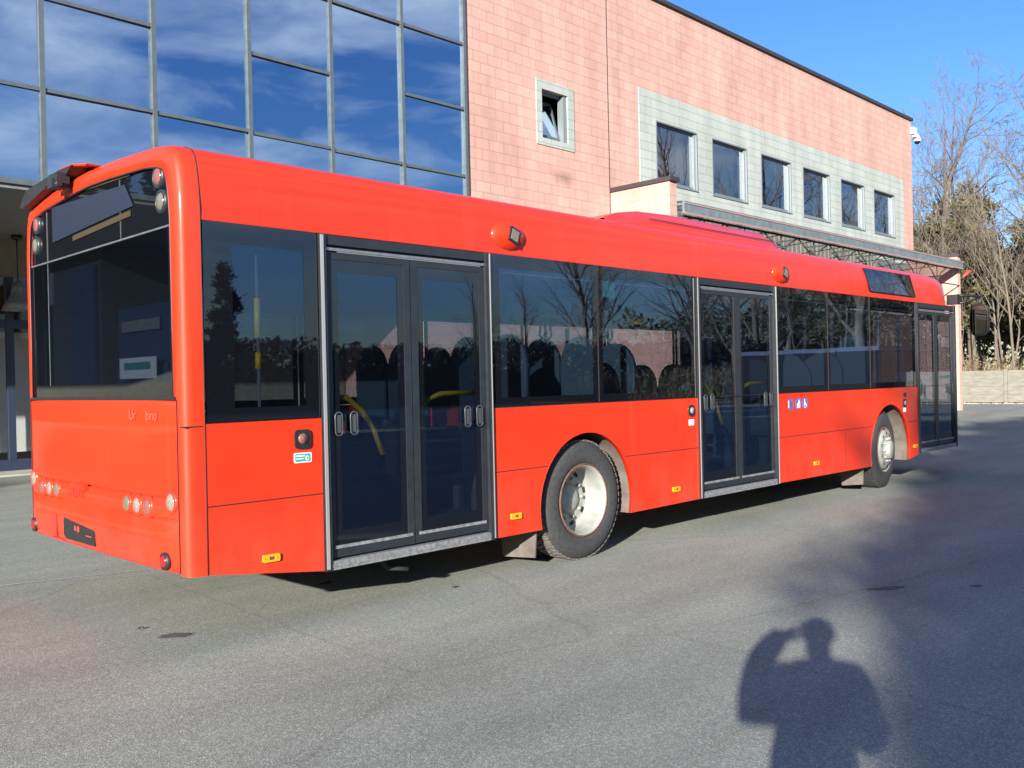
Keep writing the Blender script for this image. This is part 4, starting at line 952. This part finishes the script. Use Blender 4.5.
# ================================================================== CONCRETE FENCE
def fence():
    F = empty('concrete_fence', (41, 5, 0), 'low fence of weathered concrete planks between posts along the far edge of the yard', 'fence')
    y = -14.0; k = 0
    while y < 12:
        q = MB(); q.cbox(40.86, 41.04, y-.07, y+.07, 0, 1.50, .02) if False else q.box(40.88, 41.02, y-.07, y+.07, 0, 1.50); q.build('post', 'concrete_fence', F)
        q = MB()
        for j in range(4):
            z = .06+.35*j; q.prism([(40.925, z), (40.975, z), (40.975, z+.335), (40.965, z+.345), (40.935, z+.345), (40.925, z+.335)], y+.075, y+1.925, 'y')
        q.build('plank_panel', 'concrete_fence', F); y += 2.0; k += 1
    # pale gravelly litter along the foot
    mb = MB(); rr = random.Random(5)
    for i in range(1400):
        x = 40.85 - abs(rr.gauss(0, .3)); y = rr.uniform(-30, 12); s = rr.uniform(.02, .07); a = rr.uniform(0, 3)
        ca, sa = math.cos(a)*s, math.sin(a)*s
        mb.add([(x+ca, y+sa, .003), (x-sa, y+ca, .003), (x-ca, y-sa, .003), (x+sa, y-ca, .003), (x, y, s*.9)], [(0, 1, 4), (1, 2, 4), (2, 3, 4), (3, 0, 4)])
    tag(mb.build('leaf_litter', 'litter'), 'dead leaves and grit along the foot of the concrete fence', 'litter', kind='stuff')
fence()

# ================================================================== TREES
def branches(rr, H, r0, lean, spread, levels, trunk_mb, crown_mb, split=.35, up=.35, nsub=(6, 5, 4)):
    def grow(p, dv, L, r, lv, mb):
        n = 6 if lv == 0 else (4 if lv < 3 else 2); pts = [p.copy()]; rd = [r]
        q = p.copy(); dd = dv.normalized()
        for i in range(n):
            dd = (dd + Vector((rr.uniform(-1, 1), rr.uniform(-1, 1), rr.uniform(-.6, 1)*up*1.2))*(.10 if lv == 0 else .22)).normalized()
            q = q + dd*(L/n); pts.append(q.copy()); rd.append(max(.007, r*(1-(.55 if lv == 0 else .8)*(i+1)/n)))
        mb.tube(pts, rd, 8 if lv == 0 else (5 if lv == 1 else 3), caps=False, smooth=lv < 2)
        if lv >= levels: return
        k = nsub[min(lv, len(nsub)-1)]
        for j in range(k):
            t = (split + (1-split)*(j+.6*rr.random())/k) if lv == 0 else (.25+.75*(j+rr.random()*.6)/k)
            t = min(t, .999); i = int(t*n); f = t*n-i; base = pts[i].lerp(pts[i+1], f); rb = rd[i]+(rd[i+1]-rd[i])*f
            ax = (pts[i+1]-pts[i]).normalized(); a = rr.uniform(0, 2*math.pi)
            sd = Vector((math.cos(a), math.sin(a), 0)); sd = (sd - ax*sd.dot(ax)).normalized()
            ang = rr.uniform(.55, .95)*spread; nd = ax*math.cos(ang) + sd*math.sin(ang) + Vector((0, 0, up*.4))
            grow(base, nd, L*rr.uniform(.42, .62)*(1.15-.5*t), max(.007, rb*rr.uniform(.45, .65)), lv+1, crown_mb)
        if lv > 0 or True:
            grow(q, dd+Vector((rr.uniform(-.3, .3), rr.uniform(-.3, .3), .2)), L*.45, rd[-1]*.95, lv+1, crown_mb)
    grow(Vector((0, 0, -.1)), Vector(lean), H*.62, r0, 0, trunk_mb)
def bare_tree(seed, H, r0, lean=(0, 0, 1), spread=1.0, levels=4, split=.35, label='', cat='tree', group=None, barkm='bark', nsub=(7, 5, 4, 3), up=.35):
    T = empty('bare_tree', (0, 0, 0), label, cat, group); t, c = MB(), MB()
    branches(random.Random(seed), H, r0, lean, spread, levels, t, c, split, up, nsub)
    t.build('trunk', barkm, T); c.build('crown', barkm, T); return T
def pine_tree(seed, H, r0, cr, z0f=.45, m='pine_green', label='', group=None, n=2600, name='pine_tree', leaf=.16, cone=False, tm='bark_pale'):
    T = empty(name, (0, 0, 0), label, 'tree', group); rr = random.Random(seed); t, c = MB(), MB()
    lean = rr.uniform(-.03, .03); pts = [(lean*H*k/8*(k/8), .02*H*math.sin(k), H*k/8-.1) for k in range(9)]
    pts = [(p[0], .15*math.sin(i*.9+seed), p[2]) for i, p in enumerate(pts)]
    t.tube(pts, [r0*(1-.85*k/8) for k in range(9)], 8, caps=False)
    clumps = []
    nb = (34 if n < 9000 else 60) if not cone else 60
    for k in range(nb):
        f = z0f+(1-z0f)*(k+rr.random())/nb; z = H*f
        if cone: rad = cr*(1-(f-z0f)/(1-z0f))**.8*rr.uniform(.6, 1)+.2
        else: rad = cr*math.sin(math.pi*min(1, .25+.75*(f-z0f)/(1-z0f)))**.7*rr.uniform(.45, 1.05)+.15
        a = rr.uniform(0, 2*math.pi); base = Vector((0, 0, z-.25*rad)); tip = Vector((math.cos(a)*rad, math.sin(a)*rad, z+(.25*rad if not cone else -.15*rad)))
        t.tube([base, base.lerp(tip, .5)+Vector((0, 0, .1)), tip], [r0*.22*(1.1-f), r0*.12, .01], 4, caps=False)
        for q in range(3 if rad > .8 else 1): clumps.append((base.lerp(tip, rr.uniform(.45, 1.05)), rr.uniform(.35, .75)*(.7 if cone else 1)))
    per = max(4, n//len(clumps))
    for cc, cr_ in clumps:
        for j in range(per):
            v = Vector((rr.gauss(0, 1), rr.gauss(0, 1), rr.gauss(0, .65)))*cr_*.55; p = cc+v
            dv = (v+Vector((0, 0, .3))).normalized() if v.length > .01 else Vector((0, 0, 1))
            dv = (dv+Vector((rr.uniform(-.7, .7), rr.uniform(-.7, .7), rr.uniform(-.4, .7)))).normalized()
            s = dv.cross(Vector((rr.uniform(-1, 1), rr.uniform(-1, 1), rr.uniform(-1, 1)))).normalized()*leaf*.33
            l = leaf*rr.uniform(.7, 1.5)
            c.add([p-s, p+s, p+dv*l+s*.4, p+dv*l-s*.4], [(0, 1, 2, 3)])
    t.build('trunk', tm, T); c.build('crown', m, T); return T

def place(T, x, y, rz=0, s=1.0, label=None, group=None, first=False):
    o = T if first else copy_tree(T)
    o.location = (x, y, 0); o.rotation_euler = (0, 0, rz); o.scale = (s, s, s*1.0)
    if label: o['label'] = label
    if group: o['group'] = group
    return o
def cam_at(px, dist):
    """point at a heading seen at pixel column px, dist metres from the camera"""
    a = YAW - math.atan((px-512)/FPX); return CAMP.x+dist*math.cos(a), CAMP.y+dist*math.sin(a)

def wood():
    rr = random.Random(11)
    # --- the big bare tree right of the building
    big = bare_tree(21, 23, .36, (-.10, .02, 1), 1.05, 5, .26, 'tall bare tree with a thick forked trunk beside the far corner of the building', nsub=(8, 6, 5, 4, 3), up=.22)
    x, y = cam_at(922, 56); place(big, x, y, 2.2, .88, first=True)
    b2 = bare_tree(5, 21, .24, (.03, .0, 1), .75, 4, .35, 'tall slender bare tree standing right of the thick forked one beyond the fence', nsub=(10, 6, 4, 3))
    x, y = cam_at(978, 61); place(b2, x, y, .5, .92, first=True)
    b3 = bare_tree(9, 20, .30, (.02, .0, 1), 1.0, 4, .30, 'bare tree reaching its branches in from the right edge of the photo', nsub=(8, 6, 4, 3))
    x, y = cam_at(1062, 52); place(b3, x, y, 1.5, .92, first=True)
    o = copy_tree(b3); x, y = cam_at(765, 72); o.location = (x, y, 0); o.scale = (1.22,)*3; o.rotation_euler = (0, 0, 2.0); o['label'] = 'bare treetop showing just above the roofline of the pink building'
    # --- woodland behind the fence: slim trunks and pines
    GR = 'slim trees crowding behind the concrete fence'; PG = 'pines standing behind the concrete fence'
    slim = [bare_tree(40+k, 11+k, (.062+.008*k), (rr.uniform(-.06, .06), rr.uniform(-.06, .06), 1), .75, 3, .40, 'slim pale bare tree crowding with others behind the concrete fence', group=GR, barkm='bark_pale', nsub=(7, 4, 2)) for k in range(4)]
    pines = [pine_tree(70+k, 10+1.3*k, .16, 2.0, .42, 'pine_green', 'olive green pine standing behind the concrete fence', PG, n=4200, leaf=.22) for k in range(3)]
    used = set()
    spots = []
    for k in range(32):
        x = rr.uniform(44, 68); 
        lo = CAMP.y + (x-CAMP.x)*math.tan(R(14.0)); hi = CAMP.y + (x-CAMP.x)*math.tan(R(23.5))
        y = rr.uniform(lo, hi) if k < 26 else rr.uniform(-30, lo)
        spots.append((x, y))
    for i, (x, y) in enumerate(spots):
        j = i % 4; f = j not in used; used.add(j); place(slim[j], x, y, rr.uniform(0, 6), rr.uniform(.75, 1.1), first=f)
    used = set()
    for i in range(40):
        x = rr.uniform(50, 76); lo = CAMP.y + (x-CAMP.x)*math.tan(R(13.5)); hi = CAMP.y + (x-CAMP.x)*math.tan(R(24))
        y = rr.uniform(lo, hi) if i < 31 else rr.uniform(-40, lo)
        j = i % 3; f = j not in used; used.add(j); place(pines[j], x, y, rr.uniform(0, 6), rr.uniform(.72, 1.0), first=f)
    # --- scrub under the trees and the far wood as masses
    mb = MB()
    for k in range(15000):
        x = 42+abs(rr.gauss(0, 7)); y = rr.uniform(-35, 32); h = rr.uniform(.3, 2.4)*(1 if x > 43 else .7)
        p = Vector((x, y, 0)); q = p+Vector((rr.uniform(-.6, .6), rr.uniform(-.6, .6), h)); m_ = p.lerp(q, .5)+Vector((rr.uniform(-.2, .2), rr.uniform(-.2, .2), 0)); s = Vector((rr.uniform(-1, 1), rr.uniform(-1, 1), 0)).normalized()*.022
        mb.add([p-s, p+s, m_+s*.8, m_-s*.8, q], [(0, 1, 2, 3), (3, 2, 4)])
        if k % 2 == 0:
            for j in range(3):
                c = p.lerp(q, rr.uniform(.4, 1))+Vector((rr.uniform(-.3, .3), rr.uniform(-.3, .3), rr.uniform(-.2, .2))); u = Vector((rr.uniform(-1, 1), rr.uniform(-1, 1), rr.uniform(-1, 1))).normalized()*.10; w = u.cross(Vector((rr.uniform(-1, 1), rr.uniform(-1, 1), 1))).normalized()*.07
                mb.add([c-u, c+w, c+u, c-w], [(0, 1, 2, 3)])
    tag(mb.build('undergrowth', 'scrub_brown'), 'brown tangled undergrowth behind the concrete fence', 'undergrowth', kind='stuff')
    mb = MB()
    for k in range(26000):
        x = rr.uniform(76, 96); y = rr.uniform(-60, 60); top = 8.2+2.2*noise.noise(Vector((y*.16, x*.1, 1.0)))+1.3*noise.noise(Vector((y*.6, 0, 5.0)))
        z = top*math.sqrt(rr.random()); s = rr.uniform(.2, .5); u = Vector((rr.uniform(-1, 1), rr.uniform(-1, 1), rr.uniform(-1, 1))).normalized()*s; w = u.cross(Vector((rr.uniform(-1, 1), rr.uniform(-1, 1), 1))).normalized()*s*.5; p = Vector((x, y, z))
        mb.add([p-u, p+w, p+u, p-w], [(0, 1, 2, 3)])
    tag(mb.build('far_woodland', 'wood_mass'), 'far-off wood reading as one olive brown mass behind the trees', 'woodland', kind='stuff')
    # --- trees behind the photographer: they throw the shade at the right and show in the glass
    def up_sun(a, b): return a*SD.x+b*SN.x, a*SD.y+b*SN.y
    SG = 'pines behind the photographer that shade the yard'
    sp = [pine_tree(90+k, 14, .25, 3.4, .30, 'pine_dark', 'broad dark pine behind the photographer shading the yard', SG, n=11000, leaf=.34, tm='bark') for k in range(2)]
    fir = pine_tree(95, 13, .22, 2.4, .12, 'pine_dark', 'dark fir reflected in the rear side window of the bus', None, n=5600, name='fir_tree', leaf=.32, cone=True, tm='bark')
    used = set()
    for i, (a, b, s) in enumerate(((-36, -6.15, .88), (-42, -5.8, 1.0), (-33, -6.8, .98), (-41, -9.1, 1.3), (-47, -8.2, 1.28), (-36, -26, 1.2), (-40, -31, 1.3), (-34, -37, 1.2), (-42, -43, 1.3), (-30, -48, 1.2), (-31, -11.5, 1.12), (-43, -14.5, 1.3), (-38, -20, 1.2), (-50, -12.0, 1.45), (-28, -9, .8), (-44, 9.5, .98), (-46, 14, 1.0))):
        x, y = up_sun(a, b); j = i % 2; f = j not in used; used.add(j); place(sp[j], x, y, i*1.3, s, first=f)
    place(fir, 22, -41.5, 0, .62, first=True)
    place(fir, 19.3, -41.0, 1.5, .55, 'second dark fir beside the one reflected in the rear side window of the bus')
    RG = 'bare trees across the yard reflected in the windows'
    rt = [bare_tree(120+k, 17, .30, (rr.uniform(-.05, .05), 0, 1), 1.0, 3, .25, 'bare tree across the yard reflected in the windows', group=RG, nsub=(9, 7, 6)) for k in range(3)]
    used = set()
    pos = [(44, -9, 1.1), (49, -13, 1.15), (54, -8, 1.2), (58, -3.5, 1.15), (64, -9, 1.25), (50, -5, 1.05), (70, -4, 1.2), (45, -16, 1.1), (46, -36, .95), (52, -31, 1.05), (58, -27, 1.0), (64, -33, 1.1), (70, -24, 1.0), (55, -42, .9), (78, -30, 1.1), (44, -45, .6), (38, -34, .5), (85, -20, 1.05), (66, -40, 1.0), (49, -26, .9), (95, -28, 1.1), (61, -20, .95), (90, -38, 1.1), (74, -36, 1.0)]
    for i, (x, y, s) in enumerate(pos):
        j = i % 3; f = j not in used; used.add(j); place(rt[j], x, y, i*2.1, s, first=f)
    # low tree belt behind them
    mb = MB()
    for k in range(52000):
        t = rr.random(); x = 4+t*110; y = -46+t*20+rr.uniform(-2.5, 2.5); top = 3.9+1.2*noise.noise(Vector((x*.15, 2, 1.0)))+.8*noise.noise(Vector((x*.7, 0, 5.0)))
        z = top*math.sqrt(rr.random()); s = rr.uniform(.10, .27); u = Vector((rr.uniform(-1, 1), rr.uniform(-1, 1), rr.uniform(-1, 1))).normalized()*s; w = u.cross(Vector((rr.uniform(-1, 1), rr.uniform(-1, 1), 1))).normalized()*s*.5; p = Vector((x, y, z))
        mb.add([p-u, p+w, p+u, p-w], [(0, 1, 2, 3)])
    # dark solid bank added inside the belt to hide sunlit ground behind
    nb_ = 120; prev = None
    for k in range(nb_+1):
        t = k/nb_; x = 4+t*110; y = -46+t*20; h = 2.5+.7*noise.noise(Vector((x*.3, 1, 3)))+.35*noise.noise(Vector((x*1.3, 4, 3)))
        cur = [(x+.4, y-1.6, 0), (x+.2, y-1.2, h*.8), (x, y, h), (x-.2, y+1.2, h*.8), (x-.4, y+1.6, 0)]
        if prev: mb.add(prev+cur, [(q, q+1, q+6, q+5) for q in range(4)], True)
        prev = cur
    tag(mb.build('tree_belt', 'belt_dark'), 'low dark tree belt across the yard seen only as a reflection in the bus', 'woodland', kind='stuff')
    # long low shed across the yard, added for another bus seen in the windows
    S = empty('bus_standin', (60, -16, 0), 'long low dark blue shed added across the yard in place of a reflected bus', 'standin')
    q = MB(); a0, a1 = Vector((40, -17)), Vector((100, -8)); nrm = Vector((-(a1-a0).y, (a1-a0).x)).normalized()*4
    def slab(q, z0, z1, off):
        p = [a0+nrm*off*.0-nrm, a1-nrm, a1+nrm*off, a0+nrm*off]; q.prism([(v.x, v.y) for v in p], z0, z1, 'z')
    slab(q, 0, 2.5, 1.0); q.build('wall', 'standin_blue', S); q = MB(); slab(q, 2.5, 2.7, 1.05); q.build('roof', 'standin_band', S)
wood()

# ================================================================== PHOTOGRAPHER (stands behind the camera; only the shadow shows)
def skin_chain(name, verts, edges, radii, mname, parent, sub=2, root=0):
    off = Vector(parent['_o']); me = bpy.data.meshes.new(name); me.from_pydata([tuple(Vector(v)-off) for v in verts], edges, [])
    o = bpy.data.objects.new(name, me); col.objects.link(o)
    sk = o.modifiers.new('skin', 'SKIN'); sk.use_smooth_shade = True
    for i, r_ in enumerate(radii):
        r_ = r_ if isinstance(r_, tuple) else (r_, r_); me.skin_vertices[0].data[i].radius = r_
    me.skin_vertices[0].data[root].use_root = True
    sb = o.modifiers.new('sub', 'SUBSURF'); sb.levels = sub; sb.render_levels = sub
    dg = bpy.context.evaluated_depsgraph_get(); m2 = bpy.data.meshes.new_from_object(o.evaluated_get(dg))
    bpy.data.objects.remove(o); m2.name = name; m2.materials.clear(); m2.materials.append(MATS[mname])
    o = bpy.data.objects.new(name, m2); col.objects.link(o); o.parent = parent; o['_o'] = list(off); return o
def photographer():
    fw = Vector((math.cos(YAW), math.sin(YAW), 0)); rt = Vector((math.sin(YAW), -math.cos(YAW), 0)); up = Vector((0, 0, 1))
    base = Vector((CAMP.x, CAMP.y, 0)) - fw*.34 - rt*.06
    P = empty('person', tuple(base), 'person in dark jacket and cap raising a camera, seen only as a shadow', 'person')
    def q(r_, f, z): return base + rt*r_ + fw*f + up*z
    # jacket: torso and arms, one surface. left elbow winged out, right arm tucked in
    V = [q(-.05, 0, .90), q(-.06, 0, 1.10), q(-.04, .0, 1.26), q(0, .0, 1.37), q(.01, .03, 1.50),
         q(.155, .02, 1.34), q(.20, .08, 1.14), q(.16, .24, 1.26), q(.11, .29, 1.38),
         q(-.15, .02, 1.36), q(-.315, .08, 1.30), q(-.25, .18, 1.46), q(-.13, .27, 1.54)]
    E = [(0, 1), (1, 2), (2, 3), (3, 4), (3, 5), (5, 6), (6, 7), (7, 8), (3, 9), (9, 10), (10, 11), (11, 12)]
    Rr = [(.27, .17), (.27, .16), (.27, .15), (.21, .14), (.15, .14), .105, .08, .06, .046, .125, .10, .078, .06]
    skin_chain('jacket', V, E, Rr, 'jacket', P)
    V = [q(0, 0, .96), q(.10, 0, .88), q(.12, .02, .50), q(.12, -.02, .10), q(-.10, 0, .88), q(-.13, .02, .50), q(-.14, -.02, .10)]
    E = [(0, 1), (1, 2), (2, 3), (0, 4), (4, 5), (5, 6)]
    skin_chain('trousers', V, E, [(.17, .13), .10, .075, .055, .10, .075, .055], 'jeans', P)
    for s in (.12, -.14):
        V = [q(s, -.05, .05), q(s, .06, .045), q(s, .17, .035)]; skin_chain('shoe', V, [(0, 1), (1, 2)], [.048, .045, .034], 'shoe', P)
    # body: neck, head and hands
    hb = MB(); hc = q(0, .06, 1.545)
    V = [q(0, .01, 1.38), q(0, .03, 1.46), q(0, .05, 1.53), q(0, .06, 1.60), q(0, .15, 1.545)]
    skin_chain('body', V, [(0, 1), (1, 2), (2, 3), (2, 4)], [.055, .052, (.078, .088), (.074, .085), .014], 'skin', P)
    c = MB(); c.sphere(tuple(q(0, .06, 1.60)), .098, (1, 1, .80), 10); c.build('cap', 'cap', P)
    c = MB(); a = q(-.07, .12, 1.612); b_ = q(.07, .12, 1.612); e = q(.05, .23, 1.60); g = q(-.05, .23, 1.60)
    c.add([a, b_, e, g, a+up*.008, b_+up*.008, e+up*.008, g+up*.008], [(0, 1, 2, 3), (7, 6, 5, 4), (0, 4, 5, 1), (1, 5, 6, 2), (2, 6, 7, 3), (3, 7, 4, 0)]); c.build('cap_peak', 'cap', P)
    # hands either side of the camera, five fingers each
    for s, wr in ((1, q(.13, .29, 1.38)), (-1, q(-.13, .27, 1.54))):
        pc = q(.085*s, .315, 1.44 if s > 0 else 1.52)
        V = [wr, pc]; E = [(0, 1)]; Rr = [(.026, .020), (.034, .016)]
        for k in range(4):
            dz = -.03+.02*k; kn = pc+up*dz*1.0 - rt*s*.012; t1 = kn + fw*(.0)+rt*s*(-.020)+fw*.012; t2 = t1 - rt*s*(.024-.003*abs(k-1.5)) ; t3 = t2 - rt*s*.016 - fw*.006
            o = len(V); V += [kn, t1, t2, t3]; E += [(1, o), (o, o+1), (o+1, o+2), (o+2, o+3)]; Rr += [.010, .009, .0085, .007]
        th = pc - fw*.02 - up*.02; o = len(V); V += [th, th-rt*s*.03-fw*.02, th-rt*s*.055-fw*.018]; E += [(1, o), (o, o+1), (o+1, o+2)]; Rr += [.012, .011, .009]
        skin_chain('hand', V, E, Rr, 'skin', P, 1)
    K = empty('compact_camera', tuple(q(.06, .31, 1.4674)), 'small black compact camera held up by the photographer', 'camera')
    c = MB(); cc = Vector((CAMP.x, CAMP.y, 1.4674)) - fw*.035
    def kp(r_, f, z): return cc + rt*r_ + fw*f + up*z
    vs = [kp(x, y_, z) for z in (-.03, .03) for y_ in (-.022, .0) for x in (-.05, .05)]
    c.add(vs, [(0, 2, 3, 1), (4, 5, 7, 6), (0, 1, 5, 4), (2, 6, 7, 3), (0, 4, 6, 2), (1, 3, 7, 5)]); c.build('camera_body', 'black_plastic', K)
    c = MB(); c.tube([kp(0, 0, 0), kp(0, .012, 0), kp(0, .022, 0)], [.022, .022, .019], 20); c.build('lens', 'black_gloss', K)
    c = MB(); c.tube([kp(.03, -.011, .03), kp(.03, -.011, .036)], .007, 12); c.build('shutter_button', 'aluminium', K)
photographer()

# ================================================================== small litter on the asphalt
def litter():
    for (x, y, s, a, lb) in ((1.50, .93, .07, .3, 'dark dead leaf lying in front of the rear door of the bus'), (2.02, .10, .035, 2.0, 'tiny dark leaf on the sunlit asphalt near the rear door'),
                              (0.05, .75, .03, 1.1, 'tiny dark leaf on the asphalt behind the bus')):
        mb = MB(); n = 10; vs = []
        for k in range(n):
            t = 2*math.pi*k/n; r_ = s*(.5+.5*abs(math.cos(t*1.5))); vs.append((x+r_*math.cos(t+a), y+.5*r_*math.sin(t+a), .006+.012*math.sin(t*2)**2))
        vs.append((x, y, .018)); mb.add(vs, [(k, (k+1) % n, n) for k in range(n)]); tag(mb.build('dead_leaf', 'leaf_dead'), lb, 'leaf', 'dead leaves on the asphalt')
litter()
for o in bpy.data.objects:
    if '_o' in o: del o['_o']
print('objects', len(bpy.data.objects), 'polys', sum(len(m.polygons) for m in bpy.data.meshes))
